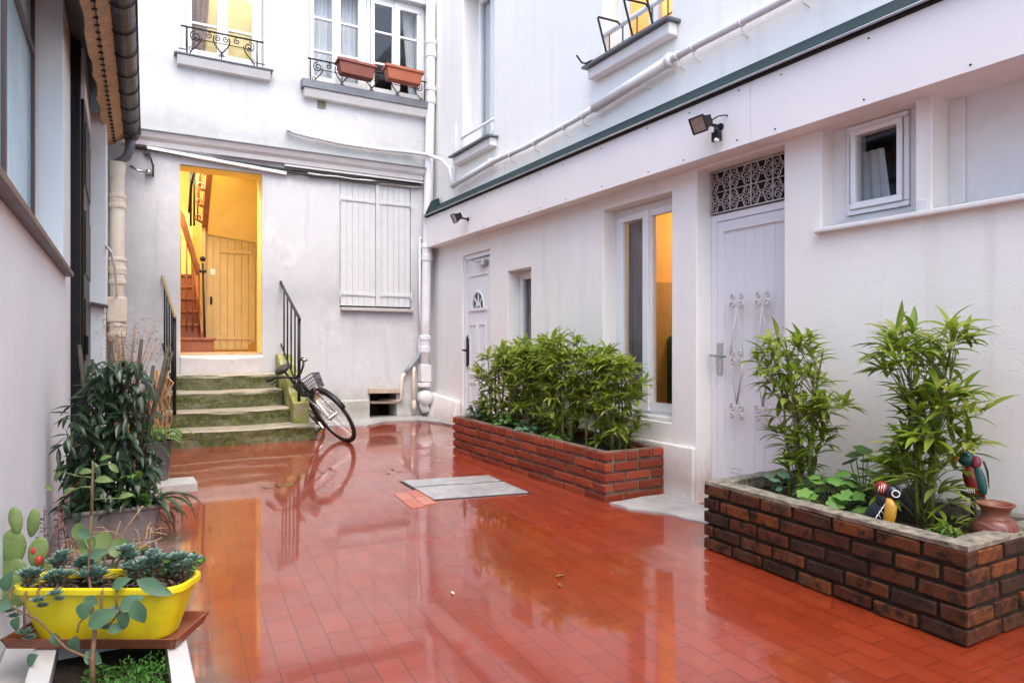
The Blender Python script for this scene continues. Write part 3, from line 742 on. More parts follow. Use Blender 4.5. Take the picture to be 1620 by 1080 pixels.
# ------------------------------------------------------------------ back building
bb = thing('rendered_building', 'stained white rendered building with open lit doorway, shutters and two upper windows', 'building', (1.5, YB, 0))
DW = (.540, 1.394, 1.012, 3.10)
SH = (2.297, 3.213, 1.585, 3.14)
CE = (2.67, 3.025, .22, .53)
L1 = (.552, 1.408, 4.30, 5.55)
L2 = (1.896, 3.44, 4.27, 5.55)
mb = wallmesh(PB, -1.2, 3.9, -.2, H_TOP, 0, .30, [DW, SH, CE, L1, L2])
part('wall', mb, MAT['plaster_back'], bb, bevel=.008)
# string course under the upper storey
mb = MB(); prof = [(0, 3.24), (-.05, 3.25), (-.06, 3.30), (-.10, 3.33), (-.13, 3.385), (0, 3.385)]
mb.hexa([(-.02, YB - .001 + a, z) for a, z in prof], [(3.36, YB - .001 + a, z) for a, z in prof])
part('string_course', mb, MAT['moulding'], bb)
mb = MB(); mb.hexa([(-.03, YB - .15, 3.386), (-.03, YB - .15, 3.396), (-.03, YB - .001, 3.425), (-.03, YB - .001, 3.386)], [(3.37, YB - .15, 3.386), (3.37, YB - .15, 3.396), (3.37, YB - .001, 3.425), (3.37, YB - .001, 3.386)])
part('course_flashing', mb, MAT['slate'], bb)
# upper windows
zL = L1[2]
wl = casement(bb, PB, L1[0] + .003, L1[1] - .003, L1[2] + .004, L1[3], .10, 2, bars=(4.72, 5.15), fr=.05, sash=.055, mat=MAT['paint_white'], mid=.06)
room(wl, PB, L1[0], L1[1], L1[2], L1[3], .305, 2.0, MAT['room_warm'])
curtain(wl, PB, L1[0] + .04, L1[0] + .34, 4.3, 5.55, .28, MAT['curtain_brown'], .02, 5, bottom=(L1[0] + .04, L1[0] + .25))
wr = casement(bb, PB, L2[0] + .003, 2.655, L2[2] + .004, L2[3], .10, 2, bars=(4.70, 5.1), fr=.05, sash=.05, mat=MAT['paint_white'], mid=.05)
wr2 = casement(bb, PB, 2.66, L2[1] - .003, L2[2] + .004, L2[3], .10, 2, bars=(4.70, 5.1), fr=.05, sash=.05, mat=MAT['paint_white'], mid=.05)
room(wr2, PB, L2[0], L2[1], L2[2], L2[3], .305, 2.2, MAT['room_dark'])
curtain(wr, PB, L2[0] + .1, L2[0] + .42, 4.2, 5.55, .25, MAT['curtain'], .02, 6)
curtain(wr, PB, L2[0] + .42, L2[0] + .72, 4.2, 5.55, .25, MAT['curtain'], .02, 6)
curtain(wr2, PB, 3.18, 3.42, 4.2, 5.55, .25, MAT['curtain'], .02, 5, bottom=(3.3, 3.44))
for (w_, u0, u1, z, fl) in ((wl, .477, 1.50, 4.285, .012), (wr, 1.825, 3.42, 4.255, .09)):
    mb = MB(); mb.hexa([(u0, YB - .12, z - fl), (u0, YB - .12, z), (u0, YB + .1, z + .016), (u0, YB + .1, z - fl)], [(u1, YB - .12, z - fl), (u1, YB - .12, z), (u1, YB + .1, z + .016), (u1, YB + .1, z - fl)])
    part('sill_flashing', mb, MAT['slate'], w_)
    mb = MB(); prof = [(-.001, z - fl - .105), (-.065, z - fl - .095), (-.095, z - fl - .03), (-.095, z - fl - .002), (-.001, z - fl - .002)]
    mb.hexa([(u0 + .03, YB + a, q) for a, q in prof], [(u1 - .03, YB + a, q) for a, q in prof]); part('sill', mb, MAT['moulding'], w_)
def iron_balcony(parent, u0, u1, ztop, zlow, W, motifs):
    mb = MB(); q = lambda p: PB(p[0], p[1], W)
    mb.tube([q((u0, ztop)), q((u1, ztop))], .010, 6); mb.tube([q((u0 + .13, ztop - .11)), q((u1 - .13, ztop - .11))], .005, 5)
    def flourish(uc, s):
        mb.tube([q(p) for p in spiral((uc, ztop - .085), .06, PI / 2, s * 1.7, 24, .15)], .0065, 5)
        mb.tube([q(p) for p in spiral((uc + s * .13, ztop - .05), .035, PI / 2, -s * 1.4, 18, .2)], .006, 5)
        mb.tube([q(p) for p in bez((uc + s * .06, ztop - .09, 0), (uc + s * .04, ztop - .2, 0), (uc - s * .03, ztop - .2, 0), (uc - s * .06, ztop - .29, 0), 10)], .007, 5)
        mb.tube([q(p) for p in spiral((uc - s * .045, ztop - .235), .03, 0, s * 1.3, 14, .2)], .005, 5)
        mb.tube([q((uc - s * .085, ztop)), q((uc - s * .085, zlow))], .008, 5)
        mb.tube([q((uc - s * .085, ztop - .25)), q((uc - s * .17, ztop - .25))], .006, 5)
    def heart(uc):
        for s in (1, -1):
            mb.tube([q(p) for p in bez((uc, ztop - .22, 0), (uc + s * .05, ztop - .16, 0), (uc + s * .11, ztop - .10, 0), (uc + s * .075, ztop - .035, 0), 10)], .0075, 5)
            mb.tube([q(p) for p in spiral((uc + s * .045, ztop - .062), .034, s * 0 + (PI / 3 if s > 0 else 2 * PI / 3), s * 1.4, 18, .2)], .006, 5)
            mb.tube([q(p) for p in spiral((uc + s * .02, ztop - .245), .016, PI / 2, s * 1.1, 12, .2)], .005, 5)
        mb.tube([q((uc, ztop - .2)), q((uc, ztop - .28))], .006, 5)
    for k, uc, s in motifs:
        heart(uc) if k == 'h' else flourish(uc, s)
    return part('balcony_railing', mb, MAT['iron'], parent, smooth=True)
iron_balcony(wl, .545, 1.40, 4.60, 4.31, -.04, (('f', .69, 1), ('h', .955, 0), ('f', 1.245, -1)))
iron_balcony(wr, 1.90, 3.44, 4.53, 4.27, -.04, (('f', 2.02, 1), ('h', 2.31, 0), ('h', 2.68, 0), ('h', 3.02, 0), ('f', 3.30, -1)))
# closed shutters
m_ = [(SH[0] + SH[1]) / 2]
for k, (u0, u1) in enumerate(((SH[0] + .006, m_[0] - .003), (m_[0] + .003, SH[1] - .006))):
    mb = MB(); n = 6; bw = (u1 - u0) / n
    for i in range(n): mb.pbox(PB, u0 + bw * i + .0012, u0 + bw * (i + 1) - .0012, SH[2] + .03, SH[3] - .006, .012 + .002 * (i % 2), .045)
    for z in (2.92, 1.76): mb.pbox(PB, u0 + .004, u1 - .004, z - .024, z + .024, .004, .0118)
    if k == 0: mb.pbox(PB, u1 - .006, u1 + .036, SH[2] + .03, SH[3] - .006, -.012, -.009)
    sh = part('shutter', mb, MAT['shutter'], bb, bevel=.003)
    ue = u0 if k == 0 else u1; s = 1 if k == 0 else -1
    for z in (2.92, 1.76):
        hb = MB(); hb.pbox(PB, min(ue, ue + s * .34), max(ue, ue + s * .34), z - .014, z + .014, -.001, .0035)
        hb.tube([PB(ue - s * .006, z - .05, -.006), PB(ue - s * .006, z + .05, -.006)], .011, 8)
        part('hinge', hb, MAT['shutter'], sh)
mb = MB(); mb.pbox(PB, SH[0] - .1, SH[1] + .1, SH[2] - .1, SH[3] + .1, .305, .33); mb.pbox(PB, SH[0], SH[1], SH[2] + .002, SH[2] + .028, .02, .2); part('shutter_backing', mb, MAT['dark'], bb)
mb = MB(); mb.pbox(PB, SH[0] - .0, SH[1] + .02, SH[2] - .035, SH[2] + .006, -.06, -.001); part('window_sill', mb, MAT['concrete'], bb, bevel=.006)
# vent grille
mb = MB(); c = atY(509, 163, YB - .01); mb.pbox(PB, c.x - .05, c.x + .05, c.z - .065, c.z + .065, -.012, -.001)
vg = part('vent_grille', mb, MAT['vent'], bb, bevel=.004)
mb = MB()
for i in range(6):
    for j in range(6):
        mb.pbox(PB, c.x - .04 + .0145 * i, c.x - .032 + .0145 * i, c.z - .05 + .0175 * j, c.z - .04 + .0175 * j, -.0145, -.0123)
part('slot', mb, MAT['dark'], vg)
# cellar opening
mb = MB(); q = lambda *l: mb.quad(*[PB(*k) for k in l]); a, b_, c0, d0 = CE[0] - .05, CE[1] + .05, CE[2] - .05, CE[3] + .05
q((a, c0, .9), (b_, c0, .9), (b_, d0, .9), (a, d0, .9)); q((a, c0, .302), (a, d0, .302), (a, d0, .9), (a, c0, .9)); q((b_, c0, .302), (b_, d0, .302), (b_, d0, .9), (b_, c0, .9))
q((a, c0, .302), (b_, c0, .302), (b_, c0, .9), (a, c0, .9)); q((a, d0, .302), (b_, d0, .302), (b_, d0, .9), (a, d0, .9))
part('cellar_recess', mb, MAT['mortar2'], bb)
mb = MB(); mb.hexa([(2.66, YB + .03, .40), (3.03, YB + .02, .385), (3.03, YB + .3, .385), (2.66, YB + .3, .40)], [(2.66, YB + .03, .43), (3.03, YB + .02, .41), (3.03, YB + .3, .41), (2.66, YB + .3, .43)]); part('plank', mb, MAT['timber'], bb)
mb = MB(); mb.hexa([PB(2.64, .53, -.06), PB(3.10, .52, -.05), PB(3.10, .57, -.03), PB(2.66, .60, -.03)], [PB(2.64, .53, .1), PB(3.10, .52, .1), PB(3.10, .57, .1), PB(2.66, .60, .1)])
part('lintel', mb, MAT['timber'], bb, bevel=.008)
mb = MB(); mb.pbox(PB, 2.05, 2.66, .1, .46, -.05, -.001); part('plinth', mb, MAT['plaster_back'], bb, bevel=.02)
# stairwell shell
mb = MB(); X0, X1, Y0, Y1, Z0, Z1 = -.3, 1.66, YB + .302, 11.6, .95, 5.2
mb.quad((X0, Y1, Z0), (X1, Y1, Z0), (X1, Y1, Z1), (X0, Y1, Z1)); mb.quad((X0, Y0, Z0), (X0, Y1, Z0), (X0, Y1, Z1), (X0, Y0, Z1))
mb.quad((X1, Y0, Z0), (X1, Y1, Z0), (X1, Y1, Z1), (X1, Y0, Z1)); mb.quad((X0, Y0, Z1), (X1, Y0, Z1), (X1, Y1, Z1), (X0, Y1, Z1))
mb.quad((X0, Y0, Z0), (DW[0], Y0, Z0), (DW[0], Y0, Z1), (X0, Y0, Z1)); mb.quad((DW[1], Y0, Z0), (X1, Y0, Z0), (X1, Y0, Z1), (DW[1], Y0, Z1)); mb.quad((DW[0], Y0, DW[3]), (DW[1], Y0, DW[3]), (DW[1], Y0, Z1), (DW[0], Y0, Z1))
part('stairwell_wall', mb, MAT['stair_yellow'], bb)
mb = MB(); mb.quad((X0, Y0, 1.045), (X1, Y0, 1.045), (X1, Y1, 1.045), (X0, Y1, 1.045)); part('stairwell_floor', mb, MAT['floor_tile_in'], bb)
mb = MB(); mb.box(DW[0] + .001, DW[1] - .001, YB + .14, YB + .301, DW[2] + .001, 1.045); part('inner_threshold', mb, MAT['floor_tile_in'], bb)
mb = MB()   # yellow painted lining of the doorway reveal
mb.box(DW[1] - .006, DW[1] - .001, YB + .05, YB + .30, 1.046, DW[3] - .007); mb.box(DW[0] + .001, DW[0] + .006, YB + .05, YB + .30, 1.046, DW[3] - .007); mb.box(DW[0] + .001, DW[1] - .001, YB + .03, YB + .30, DW[3] - .006, DW[3] - .001)
part('reveal_lining', mb, MAT['stair_yellow'], bb)
# small ochre plank door under the stairs, with a slanted worn foot
mb = MB(); u0, u1, yd = .90, 1.49, 9.36; n = 7; bw = (u1 - u0) / n
zt0 = 2.60
for i in range(n):
    a, b_ = u0 + bw * i + .0015, u0 + bw * (i + 1) - .0015
    zb = 1.075 + (.0 if i < 6 else .05)
    mb.hexa([(a, yd, zb), (b_, yd, zb + (.06 if i == 6 else 0)), (b_, yd, zt0 - .09 * (i + 1) / n), (a, yd, zt0 - .09 * i / n)], [(a, yd + .03, zb), (b_, yd + .03, zb + (.06 if i == 6 else 0)), (b_, yd + .03, zt0 - .09 * (i + 1) / n), (a, yd + .03, zt0 - .09 * i / n)])
mb.box(u0 + .16, u1 - .005, yd - .012, yd - .001, 2.30, 2.35); mb.box(u0 + .12, u1 - .03, yd - .012, yd - .001, 1.20, 1.25)
pd = part('plank_door', mb, MAT['plank_yellow'], bb, bevel=.002)
mb = MB(); mb.box(u0 + .055, u0 + .11, yd - .003, yd - .001, 2.02, 2.09); part('notice', mb, MAT['white_paint'], pd)
mb = MB(); mb.box(u0 + .05, u0 + .075, yd - .008, yd - .001, 1.64, 1.74); mb.ball((u0 + .062, yd - .014, 1.70), .009); part('lock_plate', mb, MAT['iron'], pd)
mb = MB(); mb.box(.85, .895, yd - .05, yd + .05, 1.046, 2.7); mb.box(1.495, 1.54, yd - .02, yd + .05, 1.046, 2.6); part('door_jamb', mb, MAT['plank_yellow'], bb)
mb = MB(); mb.box(1.54, 1.659, yd, yd + .05, 1.046, 2.6); part('stair_partition', mb, MAT['stair_yellow'], bb)
# interior staircase
st = thing('staircase', 'red brown wooden staircase seen through the lit doorway', 'staircase', (.55, 9.0, 1.045))
for k in range(6):
    mb = MB(); ya = 9.0 + .25 * k; zt_ = 1.045 + .175 * (k + 1)
    xr_ = .98 if k == 0 else .845
    mb.box(-.25, xr_, ya - .02, ya + .25, zt_ - .035, zt_); mb.box(-.25, xr_ - .02, ya, ya + .02, zt_ - .175, zt_ - .036)
    part('step', mb, MAT['stair_red'], st, bevel=.006)
mb = MB(); mb.hexa([(.82, 9.02, 1.05), (.82, 9.06, 1.30), (.82, 10.5, 2.5), (.82, 10.5, 1.05)], [(.845, 9.02, 1.05), (.845, 9.06, 1.30), (.845, 10.5, 2.5), (.845, 10.5, 1.05)]); part('stringer', mb, MAT['stair_red'], st)
mb = MB()   # sloping plastered underside of the flight above
mb.hexa([(.92, 8.62, 3.42), (1.655, 8.62, 3.42), (1.655, 9.34, 2.44), (.92, 9.34, 2.52)], [(.92, 8.62, 3.58), (1.655, 8.62, 3.58), (1.655, 9.34, 2.72), (.92, 9.34, 2.78)])
part('flight_soffit', mb, MAT['stair_yellow'], st)
mb = MB(); mb.hexa([(.855, 8.62, 3.36), (.918, 8.62, 3.36), (.918, 9.34, 2.56), (.855, 9.34, 2.56)], [(.855, 8.62, 3.62), (.918, 8.62, 3.62), (.918, 9.34, 2.82), (.855, 9.34, 2.82)]); part('outer_string', mb, MAT['stair_red'], st)
mb = MB()
for k in range(5):
    y = 8.66 + .15 * k; z = 3.36 - (y - 8.62) * 1.11
    mb.tube([(.80, y, z + .02), (.79, y, z + .9)], .011, 6)
    mb.tube([(.80 + .03 * math.cos(a), y - .02, z + .05 + .035 * math.sin(a)) for a in [2 * PI * i / 12 for i in range(13)]], .010, 6)
    mb.tube([(.855, y, z + .0), (.80, y, z + .02)], .014, 6)
part('baluster', mb, MAT['stair_red'], st, smooth=True)
mb = MB(); mb.tube([(.72, 8.64, 3.2), (.69, 8.8, 3.0), (.70, 9.2, 2.75)], .016, 6); mb.tube([(.725, 9.3, 2.6), (.725, 9.3, 3.6)], .014, 6); mb.tube([(.76, 9.25, 2.6), (.76, 9.25, 3.6)], .012, 6)
part('handrail', mb, MAT['iron'], st, smooth=True)
mb = MB(); mb.tube([(.855, 9.0, 1.22), (.835, 9.02, 2.12)], .013, 8); mb.ball((.835, 9.02, 2.17), .034, n=12); mb.tube([(.80, 9.0, 2.02), (.87, 9.02, 2.02)], .018, 6)
part('newel_post', mb, MAT['iron'], st, smooth=True)
mb = MB(); mb.hexa([(.64, 9.1, 2.70), (.64, 9.1, 2.56), (.79, 9.15, 1.98), (.82, 9.15, 2.04)], [(.60, 9.2, 2.78), (.60, 9.2, 2.6), (.78, 9.2, 1.98), (.82, 9.2, 2.04)]); part('curved_rail', mb, MAT['stair_red'], st)
mb = MB()
for k in range(4): mb.tube([(.60 + .07 * k, 9.16 + .02 * k, 1.3), (.60 + .07 * k, 9.16 + .02 * k, 2.55 - .14 * k)], .010, 6)
part('baluster', mb, MAT['stair_red'], st, smooth=True)
mb = MB(); mb.box(-.29, .84, 10.55, 10.6, 1.05, 3.0); part('landing_wall', mb, MAT['stair_yellow'], st)
# lit lamps behind the lit openings
def lamp(loc, e, col, r=.08):
    l = bpy.data.lights.new('lamp', 'POINT'); l.energy = e; l.color = col; l.shadow_soft_size = r
    o = bpy.data.objects.new('lamp', l); COL.objects.link(o); o.location = loc
lamp((.62, 8.78, 3.42), 32, (1, .90, .72), .12); lamp((.1, 9.6, 3.6), 16, (1, .88, .66), .12)
lamp((1.2, 9.4, 5.6), 80, (1, .86, .62))
lamp((4.9, 4.3, 2.3), 8, (1, .62, .26)); lamp((4.6, 4.3, 5.0), 16, (1, .8, .5))

# ------------------------------------------------------------------ steps at the doorway
MAT['step_stone'] = None
def step_material():
    m, t, b = new_mat('mossy_stone'); p = pos(t)
    g = t.nodes.new('ShaderNodeNewGeometry'); s = t.nodes.new('ShaderNodeSeparateXYZ'); t.links.new(g.outputs['Normal'], s.inputs[0])
    n1 = noise(t, p, 6, 6, .7); n2 = noise(t, p, 28, 5, .7); n3 = noise(t, mapping(t, p, (1, 1, 3)), 3.2, 5, .7)
    stone = ramp(t, n1, [(.3, (.22, .19, .14)), (.7, (.42, .38, .31))])
    moss = ramp(t, n2, [(.3, (.014, .018, .004)), (.52, (.075, .085, .015)), (.72, (.20, .195, .05))])
    vert = mth(t, 'SUBTRACT', 1.0, mth(t, 'MULTIPLY', mth(t, 'MAXIMUM', s.outputs[2], 0.0), 1.6), True)
    f = mth(t, 'MULTIPLY', vert, ramp(t, n3, [(.25, (.35, .35, .35)), (.5, (1, 1, 1))]), True)
    c = mixc(t, f, stone, moss)
    f2 = mth(t, 'MULTIPLY', ramp(t, n1, [(.5, (0, 0, 0)), (.66, (1, 1, 1))]), .5)
    c = mixc(t, f2, c, (.07, .07, .03))
    t.links.new(c, b.inputs['Base Color']); t.links.new(mth(t, 'ADD', mth(t, 'MULTIPLY', n2, .4), .3), b.inputs['Roughness'])
    bump(t, b, mth(t, 'ADD', n2, mth(t, 'MULTIPLY', n1, 2)), .7, .012); return m
MAT['step_stone'] = step_material()
ss = thing('stone_steps', 'worn mossy stone steps rising to the lit doorway', 'steps', (1.0, 7.6, fz(1, 7.15)))
def stone_step(x0, x1, yf, yb_, z0, z1, sag):
    mb = MB(); nx = 26; prof = []
    h = z1 - z0
    prof = [(yb_, 0), (yf + .03, -.0), (yf + .012, -.004), (yf + .002, -.016), (yf, -.035), (yf + .006, -h * .5), (yf + .004, -h)]
    for i in range(nx + 1):
        t = i / nx; x = x0 + (x1 - x0) * t
        sg = sag * math.sin(PI * t) ** 1.5
        for k, (y, dz) in enumerate(prof):
            jy = mnoise.noise(Vector((x * 5, k * 3.1, z1 * 7))) * .010; jz = mnoise.noise(Vector((x * 4, k * 2.2 + 9, z1 * 5))) * .006
            f = 1 if k < 5 else 0
            mb.v.append((x, y + (jy if k else 0), z1 + dz - sg * f * (1 if k else .5) + (jz if k < 6 else 0)))
    m = len(prof)
    for i in range(nx):
        for k in range(m - 1): mb.f.append((i * m + k, i * m + k + 1, (i + 1) * m + k + 1, (i + 1) * m + k))
    mb.f.append(tuple(range(m))); mb.f.append(tuple(nx * m + k for k in range(m))[::-1])
    return part('step', mb, MAT['step_stone'], ss, smooth=False)
fl0 = fz(1, 7.15)
stone_step(.28, 1.716, 7.12, 7.5, fl0 - .02, .315, .012)
stone_step(.34, 1.53, 7.44, 7.8, .27, .472, .012)
stone_step(.36, 1.515, 7.74, 8.1, .43, .648, .013)
stone_step(.38, 1.49, 8.04, 8.262, .60, .815, .013)
mb = MB(); mb.box(.30, 1.5, 7.5, 8.262, fl0 - .02, .43); mb.box(.38, 1.48, 7.8, 8.262, .43, .6); part('core', mb, MAT['concrete'], ss)
MAT['sill_stone'] = simple('threshold_stone', (.56, .53, .52), .7, .12, 6, .5, 50, dirt=(.3, .28, .27), dirt_amt=.5)
mb = MB(); n = 16
for i in range(n + 1):
    x = DW[0] + .002 + (DW[1] - DW[0] - .004) * i / n; sg = .02 * math.sin(PI * i / n) ** 2
    mb.v += [(x, YB - .03, .80), (x, YB - .035, .99 - sg), (x, YB - .02, 1.008 - sg), (x, YB + .15, 1.0105 - sg * .3), (x, YB + .15, .80)]
for i in range(n):
    for k in range(5): l = (k + 1) % 5; mb.f.append((5 * i + k, 5 * i + l, 5 * (i + 1) + l, 5 * (i + 1) + k))
mb.f += [(0, 1, 2, 3, 4), tuple(5 * n + k for k in range(5))]
part('threshold', mb, MAT['sill_stone'], ss)
def ramp_material():
    m, t, b = new_mat('mossy_cement'); p = pos(t); n1 = noise(t, p, 5, 6, .7); n2 = noise(t, p, 30, 4)
    c = ramp(t, n1, [(.35, (.36, .35, .30)), (.5, (.30, .31, .06)), (.68, (.10, .11, .02))]); c = mixc(t, mth(t, 'MULTIPLY', n2, .4), c, (.12, .12, .05))
    t.links.new(c, b.inputs['Base Color']); b.inputs['Roughness'].default_value = .7; bump(t, b, mth(t, 'ADD', n1, n2), .6, .01); return m
MAT['moss_cement'] = ramp_material()
mb = MB(); prof = [(8.262, 1.03), (8.12, 1.03), (7.98, .93), (7.42, .58), (7.28, .53), (7.28, fl0 - .02), (8.262, fl0 - .02)]
mb.hexa([(1.535, y, z) for y, z in prof], [(1.70, y, z) for y, z in prof]); part('side_ramp', mb, MAT['moss_cement'], ss, bevel=.015)
mb = MB(); mb.box(.2, .335, 7.45, 8.262, fl0 - .02, .75); part('side_ramp', mb, MAT['step_stone'], ss, bevel=.02)
# iron handrails
def handrail(name, label, xa, xb, worn):
    t = thing(name, label, 'handrail', ((xa + xb) / 2, 7.7, .6), group='iron handrails of the steps')
    a = Vector((xa, 8.235, 1.84)); b = Vector((xb, 7.30, 1.405))
    mb = MB(); mb.tube([a + Vector((0, .03, .03)), a, a.lerp(b, .5), b, b + Vector((0, -.012, -.02))], .016, 8); part('top_rail', mb, MAT['brass_worn' if worn else 'iron'], t, smooth=True)
    mb = MB(); off = Vector((0, 0, -.76)); mb.tube([a + Vector((0, .02, -.70)), b + off], .011, 6); part('bottom_rail', mb, MAT['iron'], t, smooth=True)
    for k in range(5):
        q = a.lerp(b, .16 + .82 * k / 4); mb = MB(); r = .017 if k == 4 else .009
        mb.tube([q + Vector((0, 0, -.012)), Vector((q.x, q.y, q.z - (.96 if k == 4 else .76)))], r, 8); part('baluster', mb, MAT['iron'], t, smooth=True)
    return t
handrail('handrail', 'black iron handrail right of the mossy steps, above the bicycle', 1.60, 1.60, False)
handrail('handrail', 'iron handrail with worn brass coloured top, left of the steps behind the ivy', .37, .43, True)

# ------------------------------------------------------------------ pipes and cables
def pipe(name, label, cat, pts, r, mat, collars=(), n=14, group=None):
    mb = MB(); mb.tube(pts, r, n)
    for (c, h, rr) in collars:
        mb.lathe([(r, -h / 2), (rr, -h / 2 + .006), (rr, h / 2 - .006), (r, h / 2)], c, n)
    return solo(name, label, cat, mb, mat, group=group, smooth=True)
dpx = atY(682, 100, YB - .09).x
t = thing('downpipe', 'tall white cast iron downpipe in the inner corner, broken off above the ground', 'downpipe', (dpx, YB - .08, .3))
mb = MB(); y = YB - .085
xa = lambda z: dpx - .10 * max(0, (4.6 - z)) / 4.2
mb.tube([(xa(z), y, z) for z in (H_TOP, 4.4, 3.4, 2.6, 1.5, .62)], .058, 16); part('pipe', mb, MAT['cast_white'], t, smooth=True)
for z in (4.95, 4.35, 2.32, 1.14):
    mb = MB(); mb.lathe([(.058, -.12), (.071, -.1), (.071, -.03), (.064, -.02), (.064, .05), (.074, .06), (.074, .1), (.058, .12)], (xa(z), y, z), 18)
    part('socket', mb, MAT['cast_white'], t, smooth=False)
mb = MB(); mb.box(xa(.75) - .07, xa(.75) + .07, y - .07, y + .06, .66, .88); mb.lathe([(.075, -.03), (.085, -.02), (.085, .02), (.075, .03)], (xa(.6), y, .62), 18)
part('inspection_box', mb, MAT['cast_white'], t, bevel=.01)
mb = MB(); e = Vector((xa(.45), y, .47)); mb.lathe([(.02, -.11), (.088, -.10), (.092, -.02), (.085, .06), (.062, .08)], (e.x, y - .02, .46), 20, 'y'); mb.tube([(e.x, y, .44), (e.x, y - .02, .35), (e.x + .01, y - .05, .27)], [.07, .065, .05], 14)
part('broken_shoe', mb, MAT['moulding'], t, smooth=True)
# cream soil pipe, left
cx, cy = -.055, YB - .17
t = thing('downpipe', 'cream cast iron soil pipe in the left corner under the dark gutter', 'downpipe', (cx, cy, .1))
mb = MB(); mb.tube([(cx, cy, .05), (cx, cy, 2.0), (cx, cy, 2.86)], .068, 18); part('pipe', mb, MAT['cream_pipe'], t, smooth=True)
for z, rr in ((2.6, .085), (1.95, .086), (1.82, .084), (1.28, .088)):
    mb = MB(); mb.lathe([(.068, -.08), (rr, -.06), (rr, -.03), (rr - .01, -.02), (rr - .01, .03), (rr, .04), (rr, .06), (.068, .08)], (cx, cy, z), 20); part('collar', mb, MAT['cream_pipe'], t)
mb = MB(); mb.box(cx - .09, cx + .09, cy - .085, cy + .085, 1.36, 1.62); part('inspection_box', mb, MAT['cream_pipe'], t, bevel=.02)
mb = MB(); mb.lathe([(.068, 2.84), (.07, 2.86), (.086, 3.0), (.082, 3.0), (.06, 2.86)], (cx, cy, 0), 20, cap=False); part('funnel', mb, MAT['cream_pipe'], t, smooth=True)
# small pipes right of the cellar opening
pA = lambda px, py, dy=-.05: atY(px, py, YB + dy)
mb = MB(); mb.tube([pA(664, 378), pA(664, 470), pA(665, 540)], .014, 8); mb.lathe([(.02, -.02), (.02, .02)], tuple(pA(665, 378)), 10)
solo('water_pipe', 'thin white water pipe beside the corner downpipe', 'pipe', mb, MAT['cast_white'], smooth=True)
mb = MB(); mb.tube([pA(664, 535), pA(663, 562), pA(650, 578), pA(641, 590)], .028, 10)
solo('waste_pipe', 'grey plastic waste elbow leaving the corner toward the cellar opening', 'pipe', mb, MAT['grey_pvc'], smooth=True)
mb = MB(); mb.tube([pA(641, 590), pA(636, 598), pA(635, 630), pA(632, 634, -.02), pA(600, 633, .2)], .022, 10)
solo('waste_pipe', 'cream waste pipe bending into the dark cellar opening', 'pipe', mb, MAT['cream_pipe'], smooth=True)
mb = MB(); mb.tube([pA(655, 580), pA(654, 600), pA(655, 656)], .020, 10); mb.lathe([(.02, -.06), (.028, -.05), (.028, .05), (.02, .06)], tuple(pA(655, 640)), 12)
solo('waste_pipe', 'short upright cream pipe between cellar opening and broken downpipe', 'pipe', mb, MAT['cream_pipe'], smooth=True)
# conduit crossing from the back wall round to the right wall pipe
mb = MB(); pts = [pA(457, 207), pA(480, 214), pA(540, 227), pA(600, 236), pA(650, 241), pA(678, 245, -.16), atX(700, 254, 3.44), atX(711, 266, 3.47), atX(714, 280, 3.48), atX(716, 293, 3.48)]
mb.tube(pts, .024, 10); mb.lathe([(.03, -.02), (.03, .02)], tuple(pA(457, 206)), 10)
solo('conduit', 'white conduit crossing above the string course and curling into the corner', 'pipe', mb, MAT['cast_white'], smooth=True)
wp = thing('wall_pipe', 'long pinkish white pipe climbing along the upper right wall', 'pipe', (3.46, 5, 3.1))
xx = 3.462
P_ = [(716, 294), (777, 257), (832, 232.5), (907, 191.7), (940.5, 170.8), (1060, 95.8), (1099, 73.6), (1240, 0), (1420, -95)]
V_ = [atX(a, b, xx) for a, b in P_]
mb = MB(); mb.tube(V_[:5], [.026, .03, .024, .024, .03], 12); mb.tube(V_[4:6], .042, 12); mb.tube([V_[5], V_[6], V_[7], V_[8]], .027, 12); mb.tube(V_[:2], .034, 12)
mb.lathe([(.03, -.01), (.046, 0), (.03, .01)], tuple(V_[1]), 14, 'y'); mb.lathe([(.03, -.02), (.052, -.015), (.052, .015), (.03, .02)], tuple(V_[5]), 14, 'y')
part('pipe', mb, MAT['moulding'], wp, smooth=True)
for k in range(12):
    t_ = .04 + .078 * k; seg = t_ * (len(V_) - 1); i = int(seg); q = V_[i].lerp(V_[i + 1], seg - i)
    mb = MB(); mb.tube([q + Vector((0, 0, -.02)), q + Vector((.01, 0, -.075)), q + Vector((.07, 0, -.08))], .006, 6); mb.lathe([(.034, -.007), (.034, .007)], tuple(q), 12, 'y'); part('bracket', mb, MAT['moulding'], wp)
mb = MB(); mb.tube([atX(722, 195, 3.525), atX(721, 250, 3.52), atX(720, 285, 3.515), atX(715, 296, 3.5)], .007, 6)
solo('cable', 'thin white cable dropping to the pipe bend by the far upper window', 'cable', mb, MAT['cable_w'], smooth=True)
